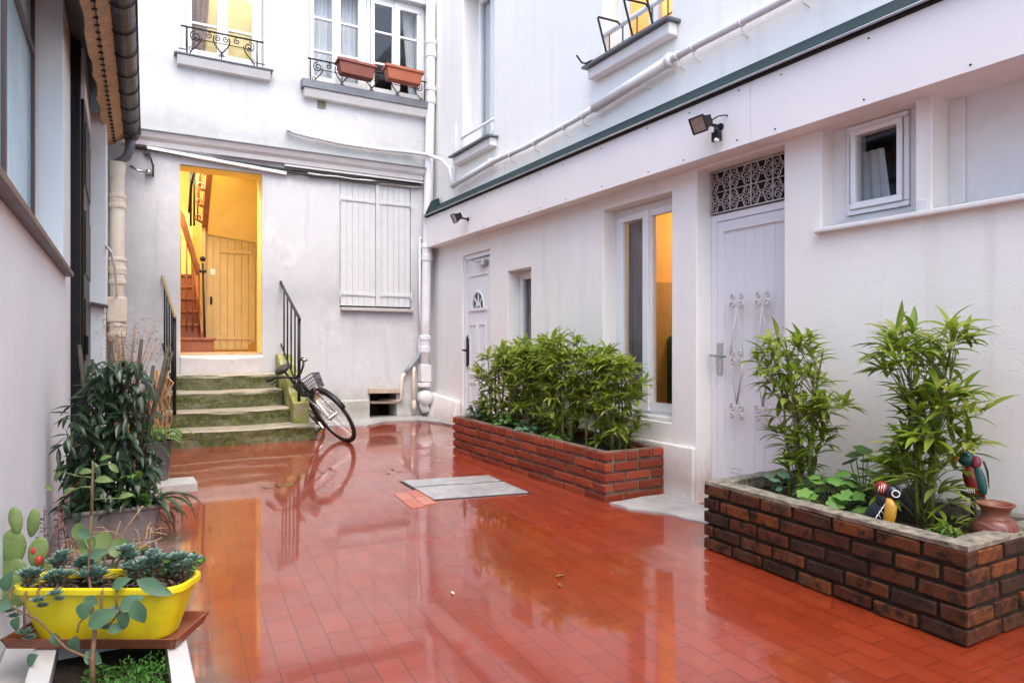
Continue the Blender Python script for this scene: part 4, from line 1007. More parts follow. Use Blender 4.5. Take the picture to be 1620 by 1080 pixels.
# bundle of cables and trunking under the string course
zc = 3.2
for i, (x0, x1, z, dz, mt, lb) in enumerate(((0.05, 3.33, 3.215, -.03, 'cable', 'black cable running along just under the string course, uppermost'), (.9, 3.33, 3.19, -.045, 'cable', 'black cable sagging between the trunking strips above the shutters'), (1.9, 3.33, 3.165, .0, 'cable_w', 'pale cable lying between the trunking strips above the shutters'))):
    mb = MB(); mb.tube([(x0 + (x1 - x0) * k / 14, YB - .03 - .012 * (i % 2), z + dz * math.sin(PI * k / 14) + .006 * math.sin(k * 1.7 + i)) for k in range(15)], .013, 6)
    solo('cable', lb, 'cable', mb, MAT[mt], smooth=True)
def strip(p0, p1, h, d, name, label, mat='paint_white'):
    mb = MB(); a, b = Vector(p0), Vector(p1); dn = Vector((0, 0, -h)); fw = Vector((0, -d, 0))
    mb.hexa([a, a + fw, a + fw + dn, a + dn], [b, b + fw, b + fw + dn, b + dn]); return solo(name, label, 'trunking', mb, MAT[mat], bevel=.003)
strip(atY(232, 232, YB - .004), atY(452, 273, YB - .004), .035, .05, 'cable_trunking', 'slanting white trunking strip hanging across the top of the lit doorway')
strip(atY(449, 261, YB - .004), atY(668, 289, YB - .004), .022, .05, 'cable_trunking', 'long pale trunking strip directly above the closed shutters', 'moulding')
strip(atY(560, 268, YB - .004), atY(668, 283, YB - .004), .020, .05, 'cable_trunking', 'short pale trunking strip right under the string course by the corner', 'moulding')
mb = MB(); q = atY(234, 243, YB - .04); mb.tube([q, q + Vector((.02, -.02, -.04)), q + Vector((.05, 0, -.12)), q + Vector((.05, .02, -.24))], .010, 6); mb.box(q.x - .03, q.x + .02, q.y - .01, q.y + .035, q.z - .01, q.z + .03)
solo('cable', 'short black cable hanging from a clip left of the lit doorway', 'cable', mb, MAT['cable'], smooth=False)
mb = MB(); a = atY(205, 262, YB - .06); b = atY(232, 272, YB - .06); mb.tube([a, a.lerp(b, .5) + Vector((0, 0, -.02)), b], .014, 8); mb.box(b.x - .01, b.x + .05, b.y - .02, b.y + .055, b.z - .02, b.z + .02)
solo('drain_hose', 'short silver hose between the gutter outlet and a wall clip', 'hose', mb, MAT['steel'], smooth=True)

# ------------------------------------------------------------------ left building
lb = thing('left_building', 'white low building at the left edge with blue glazed window, black door and gutter', 'building', (XL, 4, 0))
WL = (1.2, 5.48, 1.66, 3.62)
mb = wallmesh(PL, -3, 6.2, -.3, 3.9, 0, .30, [WL]); part('wall', mb, MAT['plaster_left'], lb, bevel=.006)
mb = MB(); PW = .155
for q in ((1.2, 5.478, 1.662, 1.72), (1.2, 5.478, 3.56, 3.618), (5.43, 5.478, 1.72, 3.56), (4.17, 4.225, 1.72, 3.56), (2.7, 2.755, 1.72, 3.56), (1.2, 1.25, 1.72, 3.56), (4.225, 5.43, 3.02, 3.07), (2.755, 4.17, 3.02, 3.07)): mb.pbox(PL, *q, PW, PW + .05)
MAT['brown_alu'] = simple('brown_aluminium', (.075, .05, .045), .4, .1, 9, .05, 60)
wd = part('window', mb, MAT['brown_alu'], lb, bevel=.004)
for (a, b_) in ((4.225, 5.43), (2.755, 4.17), (1.25, 2.7)):
    for (c0, d0) in ((1.72, 3.02), (3.07, 3.56)):
        mb = MB(); mb.pbox(PL, a, b_, c0, d0, PW + .02, PW + .028); part('pane', mb, MAT['frosted'], wd)
mb = MB(); mb.hexa([PL(1.1, 1.64, .16), PL(1.1, 1.615, -.045), PL(1.1, 1.585, -.045), PL(1.1, 1.61, .001)], [PL(5.62, 1.64, .16), PL(5.62, 1.615, -.045), PL(5.62, 1.585, -.045), PL(5.62, 1.61, .001)])
mb2 = MB(); mb2.hexa([PL(1.21, 1.659, .154), PL(1.21, 1.625, -.045), PL(1.21, 1.60, -.045), PL(1.21, 1.61, -.001)][:4], [PL(5.47, 1.659, .154), PL(5.47, 1.625, -.045), PL(5.47, 1.60, -.045), PL(5.47, 1.61, -.001)])
mb3 = MB(); mb3.pbox(PL, 1.0, 5.66, 1.60, 1.63, -.05, -.001)
part('sill', mb3, MAT['brown_alu'], wd, bevel=.003)
mb = MB(); mb.box(-.72, -.286, 6.202, 6.30, -.1, 3.6); part('door_frame', mb, MAT['black_paint'], lb, bevel=.006)
mb = MB(); mb.box(-.5, -.268, 6.303, 7.38, .1, 3.05); dl = part('door', mb, MAT['black_paint'], lb)
mb = MB()
for z in (.3, 1.0, 1.7, 2.4): mb.box(-.267, -.258, 6.4, 7.3, z, z + .5)
mb.box(-.262, -.24, 6.36, 6.40, 1.05, 1.2)
part('panel', mb, MAT['black_paint'], dl, bevel=.006)
mb = MB(); mb.box(-.55, -.26, 6.303, 7.38, 3.052, 3.6); part('upper_wall', mb, MAT['plaster_left'], lb)
mb = MB(); mb.box(-.6, -.150, 7.4, YB - .002, -.1, 1.50); mb.box(-.6, -.137, 7.39, YB - .002, 1.503, 3.28); part('pier', mb, MAT['plaster_left'], lb, bevel=.006)
mb = MB(); mb.hexa([(-.26, 7.33, 1.50), (-.12, 7.33, 1.47), (-.12, 7.42, 1.47), (-.26, 7.42, 1.50)], [(-.26, 7.33, 1.525), (-.12, 7.33, 1.495), (-.12, 7.42, 1.495), (-.26, 7.42, 1.525)]); part('pier_sill', mb, MAT['brown_alu'], lb)
# eave: wooden soffit with ragged edge, rafter slope and gutter
mb = MB(); n = 30
for k in range(n + 1):
    y = 4.0 + 4.15 * k / n; xg = -.075 + .03 * (y - 4.9) / 1.0 * .8
    j = RND.uniform(-.012, .012)
    mb.v += [(xg - .15 + j, y, 3.17), (xg - .08 + j * .5, y, 3.20), (xg + .01, y, 3.27), (xg + .01, y, 3.36), (xg - .16, y, 3.36)]
for k in range(n):
    for i in range(5): l = (i + 1) % 5; mb.f.append((5 * k + i, 5 * k + l, 5 * k + 5 + l, 5 * k + 5 + i))
mb.f += [(0, 1, 2, 3, 4), tuple(5 * n + i for i in range(5))]
part('eave_board', mb, MAT['eave_wood'], lb)
mb = MB()
for k in range(34):
    y = 4.1 + .118 * k; xg = -.075 + .024 * (y - 4.9); mb.box(xg - .095, xg - .065, y, y + .008, 3.185, 3.202)
    mb.tube([(xg - .075, y, 3.19), (xg - .072, y + .11, 3.195)], .006, 4)
part('eave_nail', mb, MAT['gutter'], lb)
mb = MB(); mb.hexa([(-.28, 4.0, 3.45), (.04, 4.0, 3.38), (.04, 4.0, 3.41), (-3, 4.0, 4.7)], [(-.28, 8.2, 3.45), (.04, 8.2, 3.38), (.04, 8.2, 3.41), (-3, 8.2, 4.7)]); part('roof', mb, MAT['slate'], lb)
gt = thing('gutter', 'dark half round gutter sagging along the left eave', 'gutter', (0, 5, 3.3))
mb = MB(); prev = None; ring = []
gx = lambda y: -.02 + .026 * (y - 4.9)
n = 40; m = 12
for k in range(n + 1):
    y = 4.0 + 4.17 * k / n
    for i in range(m + 1):
        a = PI + PI * i / m; mb.v.append((gx(y) + .085 * math.cos(a), y, 3.34 + .10 * math.sin(a)))
    for i in range(m, -1, -1):
        a = PI + PI * i / m; mb.v.append((gx(y) + .079 * math.cos(a), y, 3.34 + .094 * math.sin(a)))
q = 2 * (m + 1)
for k in range(n):
    for i in range(q): l = (i + 1) % q; mb.f.append((q * k + i, q * k + l, q * k + q + l, q * k + q + i))
mb.f.append(tuple(range(q))); mb.f.append(tuple(n * q + i for i in range(q)))
part('trough', mb, MAT['gutter'], gt, smooth=False)
mb = MB()
for k in range(10):
    y = 4.1 + .42 * k; mb.tube([(gx(y) + .092 * math.cos(PI + PI * i / 10), y, 3.34 + .106 * math.sin(PI + PI * i / 10)) for i in range(11)], .005, 5)
mb.tube([(gx(y) + .086, y, 3.345) for y in (4.0, 6, 8.17)], .012, 6)
part('gutter_strap', mb, MAT['gutter'], gt, smooth=True)
mb = MB(); mb.tube([(gx(8.05), 8.05, 3.26), (gx(8.05), 8.05, 3.16), (gx(8.05) - .03, 8.07, 3.06), (-.05, cy, 3.0), (-.055, cy, 2.9)], [.05, .045, .043, .043, .043], 12)
MAT['lead'] = simple('lead', (.13, .14, .17), .4, .2, 12, .2, 50, metal=.4)
part('outlet', mb, MAT['lead'], gt, smooth=True)
mb = MB(); mb.tube([(-.14, 7.385, 2.05), (-.10, 7.38, 2.0), (-.07, 7.5, 1.85), (-.06, cy - .1, 1.66), (-.055, cy - .09, 1.62)], .012, 8)
solo('small_hose', 'thin grey hose bowing from the white pier to the cream soil pipe', 'hose', mb, MAT['cable_w'], smooth=True)
# ------------------------------------------------------------------ floodlights
def floodlight(label, px, py, z_off, big):
    p = atX(px, py, XF)
    t = thing('floodlight', label, 'floodlight', tuple(p), 0, 'black floodlights on the fascia', local=True); t.scale = (.76, .76, .76)
    s = 1.0
    # head tilted down, built in local axes: -x is away from the wall, +z up
    Mh = Matrix.Translation((-.15 * s, .06, .03)) @ Matrix.Rotation(rad(-26), 4, 'Y') @ Matrix.Rotation(rad(-8), 4, 'Z')
    def tr(mb): mb.v = [tuple(Mh @ Vector(v)) for v in mb.v]; return mb
    mb = MB(); mb.hexa([(-.05, -.085, -.06), (-.05, .085, -.06), (-.05, .085, .06), (-.05, -.085, .06)], [(.045, -.055, -.04), (.045, .055, -.04), (.045, .055, .04), (.045, -.055, .04)])
    mb.box(-.062, -.05, -.095, .095, .06, .072); mb.box(-.062, -.05, -.095, .095, -.072, -.06); mb.box(-.062, -.05, .085, .097, -.06, .06); mb.box(-.062, -.05, -.097, -.085, -.06, .06)
    for k in range(4): mb.box(.0, .06, -.045 + .03 * k, -.040 + .03 * k, -.03, .045)
    part('housing', tr(mb), MAT['bike_black'], t)
    mb = MB(); mb.box(-.054, -.0505, -.084, .084, -.059, .059); g = part('glass', tr(mb), MAT['lamp_glass'], t)
    mb = MB(); mb.tube([(0, 0, 0), (-.06, .02, .01), (-.12, .05, .02)], .014, 8); mb.lathe([(.03, -.008), (.03, .008)], (-.008, 0, 0), 12, 'x'); part('arm', mb, MAT['bike_black'], t, smooth=False)
    if big:
        mb = MB(); mb.ball((-.06, -.005, -.04), .024); mb.box(-.085, -.035, -.04, .03, -.135, -.055); mb.tube([(-.06, .01, 0), (-.06, 0, -.06)], .012, 8); sn = part('sensor', mb, MAT['bike_black'], t)
        mb = MB(); mb.ball((-.075, -.02, -.13), .022); part('lens', mb, MAT['moulding'], sn, smooth=True)
        mb = MB(); mb.tube([(-.10, .03, .04), (-.06, -.02, .075), (-.02, -.06, .08), (0, -.075, .075)], .006, 6); part('cable', mb, MAT['cable'], t, smooth=True)
    return t
floodlight('black floodlight with motion sensor on the fascia above the grilled door', 1141, 201, 0, True)
floodlight('small black floodlight on the fascia above the fan light door', 741, 347, 0, False)
# ------------------------------------------------------------------ brick planters
def brick_courses(mb, rows, L_, W_, half):
    pass
def brick_planter(name, label, c0, c1, c2, c3, h, courses, bl, gap, mats, cop, thick, zs, jit=.002, top_half=False):
    """four plan corners in order: near-front, far-front, far-back (wall), near-back (wall); bricks are separate solids over a mortar core"""
    mid = (Vector((*c0, 0)) + Vector((*c2, 0))) / 2
    t = thing(name, label, 'planter', (mid.x, mid.y, fz(mid.x, mid.y)))
    mb = MB(); core = MB()
    cs = [Vector((*c, 0)) for c in (c0, c1, c2, c3)]
    ch = h / courses
    cen = sum(cs, Vector((0, 0, 0))) / 4
    for side in (0, 1, 2, 3):
        a, b = cs[side], cs[(side + 1) % 4]; d = (b - a); Ln = d.length; d.normalize(); nrm = Vector((d.y, -d.x, 0))
        if nrm.dot(a - cen) < 0: nrm = -nrm
        if side == 2: pass
        za = zs(a.x, a.y); zb = zs(b.x, b.y)
        for r in range(courses):
            u = -RND.uniform(0, .02) if (r + side) % 2 == 0 else -bl * .5
            while u < Ln - .01:
                l = bl * RND.uniform(.94, 1.06) * (.5 if (top_half and r == courses - 1) else 1); s = max(u, 0); e = min(u + l, Ln); e = Ln if Ln - e < .06 else e
                if e - s > .02:
                    jo = RND.uniform(-jit, jit); jz = RND.uniform(-.003, .003)
                    o = nrm * jo
                    f0 = a + d * (s + (gap / 2 if s > 0 else 0)) + o; f1 = a + d * (e - (gap / 2 if e < Ln else 0)) + o
                    i0 = f0 - nrm * (thick - .01); i1 = f1 - nrm * (thick - .01)
                    if s == 0: i0 = i0 + d * .012; f0 = f0 
                    if e == Ln: i1 = i1 - d * .012
                    zz = lambda p: za + (zb - za) * ((p - a).dot(d) / Ln)
                    q0 = r * ch + gap / 2 + jz; q1 = (r + 1) * ch - gap / 2 + jz
                    top = lambda p, q: p + Vector((0, 0, zz(p) + (h_at - zz(p)) * q / h if False else zz(p) + q))
                    tilt = RND.uniform(-.002, .002)
                    lo = [f0 + Vector((0, 0, zz(f0) + q0)), f1 + Vector((0, 0, zz(f1) + q0 + tilt)), i1 + Vector((0, 0, zz(f1) + q0 + tilt)), i0 + Vector((0, 0, zz(f0) + q0))]
                    hi = [f0 + Vector((0, 0, zz(f0) + q1)), f1 + Vector((0, 0, zz(f1) + q1 + tilt)), i1 + Vector((0, 0, zz(f1) + q1 + tilt)), i0 + Vector((0, 0, zz(f0) + q1))]
                    wj = lambda p_: p_ + Vector((RND.uniform(-.002, .002), RND.uniform(-.002, .002), RND.uniform(-.002, .002)))
                    mb.hexa([wj(p_) for p_ in lo], [wj(p_) for p_ in hi])
                u = max(u + l, e)
        ins = nrm * (-.013 if top_half else -.016)
        e0 = a + ins + d * .020; e1 = b + ins - d * .020
        core.hexa([e0 + Vector((0, 0, za - .03)), e1 + Vector((0, 0, zb - .03)), e1 - nrm * (thick - .045) + Vector((0, 0, zb - .03)), e0 - nrm * (thick - .045) + Vector((0, 0, za - .03))],
                  [e0 + Vector((0, 0, za + h - .004)), e1 + Vector((0, 0, zb + h - .004)), e1 - nrm * (thick - .045) + Vector((0, 0, zb + h - .004)), e0 - nrm * (thick - .045) + Vector((0, 0, za + h - .004))])
    br = part('bricks', mb, mats[0], t, bevel=.006)
    part('mortar', core, mats[1], t, weld=False)
    def inset(p, k): return p + Vector(((cen - p).x / abs((cen - p).x) * k, (cen - p).y / abs((cen - p).y) * k, 0))
    if cop:
        cp = MB(); n = 30
        for side in range(4):
            a, b = cs[side], cs[(side + 1) % 4]; ia, ib = inset(a, thick - .0), inset(b, thick - .0); oa, ob = inset(a, .004), inset(b, .004)
            for k in range(n + 1):
                q = k / n; o = oa.lerp(ob, q); i = ia.lerp(ib, q); z = zs(o.x, o.y) + h
                jj = lambda s_: mnoise.noise(Vector((o.x * 9 + s_, o.y * 9, s_ * 3))) * .006
                cp.v += [(o.x + jj(1), o.y + jj(2), z - .006), (o.x + jj(3), o.y + jj(4), z + .012 + jj(5)), ((o.x + i.x) / 2, (o.y + i.y) / 2, z + .017 + jj(9)), (i.x + jj(6), i.y + jj(7), z + .013 + jj(8)), (i.x, i.y, z - .05)]
            base = len(cp.v) - 5 * (n + 1)
            for k in range(n):
                for m_ in range(4): cp.f.append((base + 5 * k + m_, base + 5 * k + m_ + 1, base + 5 * k + 6 + m_, base + 5 * k + 5 + m_))
        part('coping', cp, MAT['coping'], t, weld=False)
    sm = MB(); ii = [inset(c, thick * .85) for c in cs]; nx, ny = 46, 22
    for j in range(ny + 1):
        for i in range(nx + 1):
            p = ii[0].lerp(ii[1], i / nx).lerp(ii[3].lerp(ii[2], i / nx), j / ny)
            z = zs(p.x, p.y) + h - .055 + .022 * mnoise.noise(p * 6) + .014 * mnoise.noise(p * 25)
            sm.v.append((p.x, p.y, z))
    for j in range(ny):
        for i in range(nx): k = j * (nx + 1) + i; sm.f.append((k, k + 1, k + nx + 2, k + nx + 1))
    part('soil', sm, MAT['soil'], t, weld=False)
    return t
ZL = lambda x, y: .0 + .034 * max(0, y - 3.85)
brick_planter('brick_planter', 'long low planter of wet red bricks under the tall window', (2.945, 3.85), (2.77, 6.02), (3.49, 6.02), (3.49, 3.85), .372, 5, .235, .020, (MAT['bricks_red'], MAT['mortar2']), False, .10, ZL, top_half=True)
ZR = lambda x, y: -.004
brick_planter('brick_planter', 'planter of burnt brown bricks with worn cement coping beside the grilled door', (2.715, 1.36), (2.80, 2.765), (3.49, 2.80), (3.49, 1.36), .365, 5, .205, .018, (MAT['bricks'], MAT['mortar']), True, .10, ZR)
# brick capping of the long planter already formed by its top course
# ------------------------------------------------------------------ bamboo
def cluster(mb, c, rnd, n, L, W, out=None, spread=1.0, droop=.5):
    """a spray of lance leaves from one twig end"""
    for k in range(n):
        a = rnd.uniform(0, 2 * PI); el = rnd.uniform(-.35, .9)
        d = Vector((math.cos(a) * math.cos(el), math.sin(a) * math.cos(el), math.sin(el)))
        if out is not None: d = (d * spread + out).normalized()
        mb.leaf(c + d * rnd.uniform(0, .015), d, Vector((0, 0, 1)) if abs(d.z) < .95 else Vector((1, 0, 0)), L * rnd.uniform(.65, 1.2), W * rnd.uniform(.75, 1.2), rnd.uniform(.1, droop), .22)
def bamboo(name, label, base, h, canes, sprays, L, W, seed, group=None, rotz=0, mats=('bamboo_cane', 'leaf_bamboo')):
    """canes: plan offsets; sprays: (height, radius, count, leaves each, z jitter, centre x, centre y)"""
    rnd = random.Random(seed)
    t = thing(name, label, 'bamboo', base, rotz, group, local=True)
    cm = MB(); lm = MB(); tops = []
    for (x, y, hh, lx, ly) in canes:
        pts = [Vector((x, y, -.03))]
        for k in range(1, 7):
            q = k / 6; pts.append(Vector((x + lx * q * q + rnd.uniform(-.006, .006), y + ly * q * q + rnd.uniform(-.006, .006), hh * q)))
        cm.tube(pts, [.011 - .0012 * k for k in range(7)], 7)
        for k in range(1, 6): cm.lathe([(.0105, -.006), (.0135, 0), (.0105, .006)], tuple(pts[k]), 7)
        tops.append(pts)
    for (z, r, cnt, nl, zj, ox, oy) in sprays:
        for i in range(cnt):
            pts = tops[rnd.randrange(len(tops))]
            zz = z + rnd.uniform(-zj, zj); a = rnd.uniform(0, 2 * PI); rr = r * math.sqrt(rnd.uniform(.05, 1))
            c = Vector((ox + rr * math.cos(a), oy + rr * math.sin(a), zz))
            j = min(len(pts) - 2, max(0, int((zz - .08) / max(pts[-1].z, .1) * 6))); p0 = pts[j]
            cm.tube(bez(p0, p0.lerp(c, .4) + Vector((0, 0, .03)), p0.lerp(c, .8) + Vector((0, 0, .03)), c, 4), [.0035, .003, .0025, .002, .0015], 4)
            out = Vector((c.x - ox, c.y - oy, 0)); out = out.normalized() * .5 + Vector((0, 0, .15)) if out.length > .01 else Vector((0, 0, .5))
            cluster(lm, c, rnd, nl, L, W, out, .9, .55)
    part('cane', cm, MAT[mats[0]], t, smooth=True, weld=False)
    part('leaves', lm, MAT[mats[1]], t, smooth=True, weld=False)
    return t
# hedge of clumps in the long planter
hz = .32
lbl = ['bamboo clump at the far left end of the red planter, above the small bush', 'bamboo clump second from the far end of the long red planter', 'bamboo clump in the long planter in front of the narrow window', 'bamboo clump in the middle of the long red planter',
       'bamboo clump right of the middle of the long planter with tall top', 'bamboo clump in front of the left pane of the tall window', 'bamboo clump with bare green canes at the near right end of the long planter']
sp1 = [(.68, .16, 20, 9, .07, 0, 0), (.55, .2, 16, 9, .08, 0, 0), (.40, .2, 13, 9, .08, 0, 0), (.26, .19, 17, 8, .08, 0, 0), (.12, .15, 8, 7, .05, 0, 0)]
sp2 = [(.70, .15, 20, 9, .06, .02, 0), (.55, .2, 16, 9, .09, -.02, 0), (.38, .19, 12, 9, .09, .02, .02), (.22, .17, 13, 8, .07, 0, 0), (.10, .13, 5, 6, .05, 0, 0)]
sp3 = [(.66, .17, 22, 9, .07, 0, 0), (.52, .2, 15, 9, .08, .03, 0), (.38, .2, 12, 9, .08, -.02, 0), (.25, .17, 10, 8, .06, .03, 0)]
cn = lambda rnd, n, h: [(rnd.uniform(-.06, .06), rnd.uniform(-.06, .06), h * rnd.uniform(.8, 1), rnd.uniform(-.05, .05), rnd.uniform(-.05, .05)) for _ in range(n)]
protos = [bamboo('bamboo_plant', '', (0, 0, 0), .75, cn(random.Random(k), 5, .68), s, .125, .030, 20 + k) for k, s in enumerate((sp1, sp2, sp3))]
hx = [3.06, 3.12, 3.11, 3.16, 3.13, 3.20, 3.22]; hy = [5.66, 5.36, 5.10, 4.84, 4.58, 4.30, 4.06]; sc = [.90, .96, 1.08, .93, 1.10, 1.02, .90]
first = [True, True, True]
for i in range(7):
    k = (i * 2 + 1) % 3
    o = protos[k] if first[k] else copy_tree(protos[k]); first[k] = False
    o.location = (hx[i], hy[i], ZL(0, hy[i]) + hz); o.rotation_euler = (0, 0, [0, 1.9, 4.1, .8, 2.6, 5.2, 3.3][i]); o.scale = (1, 1, sc[i])
    o['label'] = lbl[i]; o['group'] = 'bamboo clumps of the long planter'
# the two big clumps of the burnt brick planter
q = atFloor(1295, 800); 
b1 = Vector((3.17, 2.42, .31)); b2 = Vector((3.17, 1.77, .31))
bamboo('bamboo_plant', 'tall bushy bamboo next to the grilled door', tuple(b1), .9, [(-.03, .0, .86, -.02, .07), (.02, .02, .88, 0, .12), (.03, -.03, .8, .06, -.04), (0, -.05, .75, -.02, -.06), (-.05, .04, .6, 0, .05)],
       [(.81, .13, 15, 6, .05, 0, .08), (.70, .18, 17, 6, .06, 0, .10), (.58, .14, 14, 6, .07, 0, .03), (.52, .09, 10, 6, .06, .03, -.14), (.40, .14, 18, 6, .08, 0, 0), (.26, .14, 16, 5, .08, 0, 0), (.15, .10, 7, 5, .04, 0, .04)], .125, .028, 41, 'bamboos of the burnt brick planter')
bamboo('bamboo_plant', 'tallest bamboo leaning right, in front of the painted parrot', tuple(b2), .95, [(-.02, .02, .95, 0, .08), (.02, .0, .9, .02, -.12), (0, -.03, .78, .02, -.10), (.03, .03, .6, -.02, .05)],
       [(.85, .12, 11, 6, .05, 0, .13), (.84, .07, 8, 6, .06, 0, -.10), (.73, .15, 17, 6, .06, 0, .07), (.56, .15, 21, 6, .06, 0, -.11), (.55, .07, 4, 6, .04, 0, .10), (.42, .15, 20, 6, .07, 0, -.05), (.29, .16, 19, 6, .07, 0, -.02), (.16, .15, 13, 6, .06, 0, .02)], .14, .030, 43, 'bamboos of the burnt brick planter')
# ------------------------------------------------------------------ low plants
def leafy(name, label, cat, base, n, R, H, lr, leafm, seed, lobes=5, depth=.3, stems=True, tilt=.6, cup=.15, group=None, z0=.0, flat=False, oval=1.0, cen=(0, 0), stem_r=.003):
    rnd = random.Random(seed); t = thing(name, label, cat, base, 0, group, local=True); sm = MB(); lm = MB()
    for k in range(n):
        a = rnd.uniform(0, 2 * PI); r = R * math.sqrt(rnd.random()); z = z0 + H * (1 - .55 * (r / R) ** 2) * rnd.uniform(.35, 1)
        c = Vector((cen[0] + r * math.cos(a), cen[1] + r * math.sin(a), z))
        nr = Vector((math.cos(a) * tilt * r / R + rnd.uniform(-.35, .35), math.sin(a) * tilt * r / R + rnd.uniform(-.35, .35), 1))
        p0 = Vector((c.x * .25, c.y * .25, -.02)); sm.tube(bez(p0, p0 + Vector((0, 0, z * .6)), c - Vector((0, 0, .03)), c, 5), stem_r, 5)
        lm.disc(c, nr, lr * rnd.uniform(.6, 1.15), lobes, depth, 20, cup * rnd.uniform(-1, 1.2), rnd.uniform(0, 6), oval)
    part('stems', sm, MAT['stem'], t, smooth=True, weld=False); part('leaves', lm, MAT[leafm], t, smooth=True, weld=False)
    return t
leafy('geranium', 'bright green lobed geranium between the two tall bamboos', 'plant', (3.05, 2.13, .315), 54, .19, .20, .042, 'leaf_bright', 5)
leafy('geranium', 'taller dark stalked geranium leaf sprays against the wall between the bamboos', 'plant', (3.25, 2.12, .315), 14, .13, .33, .052, 'leaf_mid', 6, 5, .2)
leafy('geranium', 'small geranium seedling at the left inner corner of the burnt brick planter', 'plant', (3.05, 2.48, .315), 9, .09, .15, .035, 'leaf_blue', 7)
def tuft(name, label, base, n, R, L, W, leafm, seed, up=.7, curl=.5, cat='plant', group=None, zsp=.0):
    rnd = random.Random(seed); t = thing(name, label, cat, base, 0, group, local=True); lm = MB()
    for k in range(n):
        a = rnd.uniform(0, 2 * PI); r = R * math.sqrt(rnd.random()); e = rnd.uniform(up - .5, up + .4)
        d = Vector((math.cos(a) * math.cos(e), math.sin(a) * math.cos(e), math.sin(e)))
        lm.leaf(Vector((r * math.cos(a + .5), r * math.sin(a + .5), rnd.uniform(-.01, zsp))), d, Vector((0, 0, 1)), L * rnd.uniform(.5, 1.2), W * rnd.uniform(.7, 1.2), curl * rnd.uniform(.3, 1.4), .2)
    part('leaves', lm, MAT[leafm], t, smooth=True, weld=False); return t
tuft('weed', 'low green weeds in the soil right of the toucan ornament', (2.96, 1.58, .31), 80, .07, .045, .012, 'leaf_mid', 9, .6, .5, zsp=.03)
tuft('weed', 'low weeds in the soil left of the toucan ornament', (2.98, 1.93, .31), 70, .06, .05, .012, 'leaf_mid', 10, .6, .5, zsp=.04)
tuft('weed', 'yellow green shoots at the foot of the tallest bamboo', (3.08, 1.60, .31), 34, .05, .09, .017, 'leaf_bamboo', 11, .5, .7, zsp=.06)
leafy('small_geranium', 'pale blue green bush at the far left end of the long red planter', 'plant', (2.95, 5.80, .40), 90, .14, .24, .026, 'leaf_blue', 12, 5, .35)
leafy('ground_ivy', 'low bushy ground cover at the foot of the bamboo hedge, far half', 'plant', (2.98, 5.35, .40), 90, .13, .13, .024, 'leaf_mid', 13, 5, .3)
leafy('ground_ivy', 'low blue green ground cover at the foot of the bamboo hedge, middle', 'plant', (3.0, 4.98, .38), 80, .13, .12, .024, 'leaf_blue', 14, 5, .3)
leafy('ground_ivy', 'sparse dark ground cover below the bamboo hedge, nearer half', 'plant', (3.03, 4.6, .36), 50, .13, .09, .022, 'leaf_mid', 15, 5, .3)
#mb = MB(); mb.lathe([(.05, 0), (.075, .01), (.082, .10), (.076, .10), (.06, .02)], (3.16, 4.25, ZL(0, 4.25) + .31), 20); solo('white_pot', 'small white pot half hidden behind the bare bamboo canes', 'pot', mb, MAT['white_box'], smooth=True)
# ------------------------------------------------------------------ painted ornaments
VZ = lambda px: -(YAW + math.atan((px - CX) / FP))
p = Vector((2.915, 1.80, .30)); tc = thing('toucan_ornament', 'painted wooden toucan with yellow beak hanging down and white ringed eye', 'ornament', tuple(p), VZ(1415), local=True)
mb = MB(); M_ = Matrix.Rotation(rad(32), 3, 'Y'); mb.ball((-.035, .02, .075), .040, .04, .085, 18, 12, M_); mb.ball((-.005, .01, .135), .034, .03, .04, 14, 8); part('body', mb, MAT['navy'], tc, smooth=True)
mb = MB(); mb.ball((.028, -.005, .178), .036, .032, .036, 18, 12); hd = part('head', mb, MAT['navy'], tc, smooth=True)
mb = MB(); mb.ball((-.008, .0, .192), .030, .028, .034, 14, 10, Matrix.Rotation(rad(-30), 3, 'Y')); cr = part('crest', mb, MAT['red_paint'], hd, smooth=True)
for k in range(3):
    mb = MB(); mb.tube([Vector((-.020 + .010 * k, -.027, .207 + .004 * k)), Vector((-.026 + .010 * k, -.027, .180))], .0018, 5); part('stripe', mb, MAT['white_paint'], hd, smooth=True)
mb = MB(); mb.tube([(.042 + .0145 * math.cos(a), -.036, .180 + .0145 * math.sin(a)) for a in [2 * PI * k / 20 for k in range(21)]], .0028, 6); part('eye_ring', mb, MAT['white_paint'], hd, smooth=True)
mb = MB(); mb.ball((.042, -.034, .180), .008, .005, .008); part('pupil', mb, MAT['bike_black'], hd, smooth=True)
mb = MB(); prof = [(.004, -.028, -.008), (.012, -.034, .03), (.018, -.036, .08), (.024, -.034, .125), (.016, -.026, .158)]
rr = [.010, .019, .025, .024, .012]
ring = []
for (x, y, z), r in zip(prof, rr):
    ring.append([(x + r * math.cos(2 * PI * k / 12), y + .55 * r * math.sin(2 * PI * k / 12), z) for k in range(12)])
i0 = 0
for rg in ring: mb.v += rg
for k in range(4):
    for j in range(12): l = (j + 1) % 12; mb.f.append((12 * k + j, 12 * k + l, 12 * k + 12 + l, 12 * k + 12 + j))
mb.f += [tuple(range(12))[::-1], tuple(48 + j for j in range(12))]
part('beak', mb, MAT['ochre'], tc, smooth=True)
for k in range(6):
    mb = MB(); s = k / 5; a = Vector((-.005 - .05 * s, -.026, .125 - .09 * s)); mb.tube([a, a + Vector((-.012, .002, -.012)), a + Vector((-.016, .0, -.030 + .0 * s))] if False else [a + Vector((.008, -.002, .010)), a + Vector((.0, -.003, -.006)), a + Vector((.010, -.002, -.024))], .0024, 5); part('stripe', mb, MAT['white_paint'], tc, smooth=True)
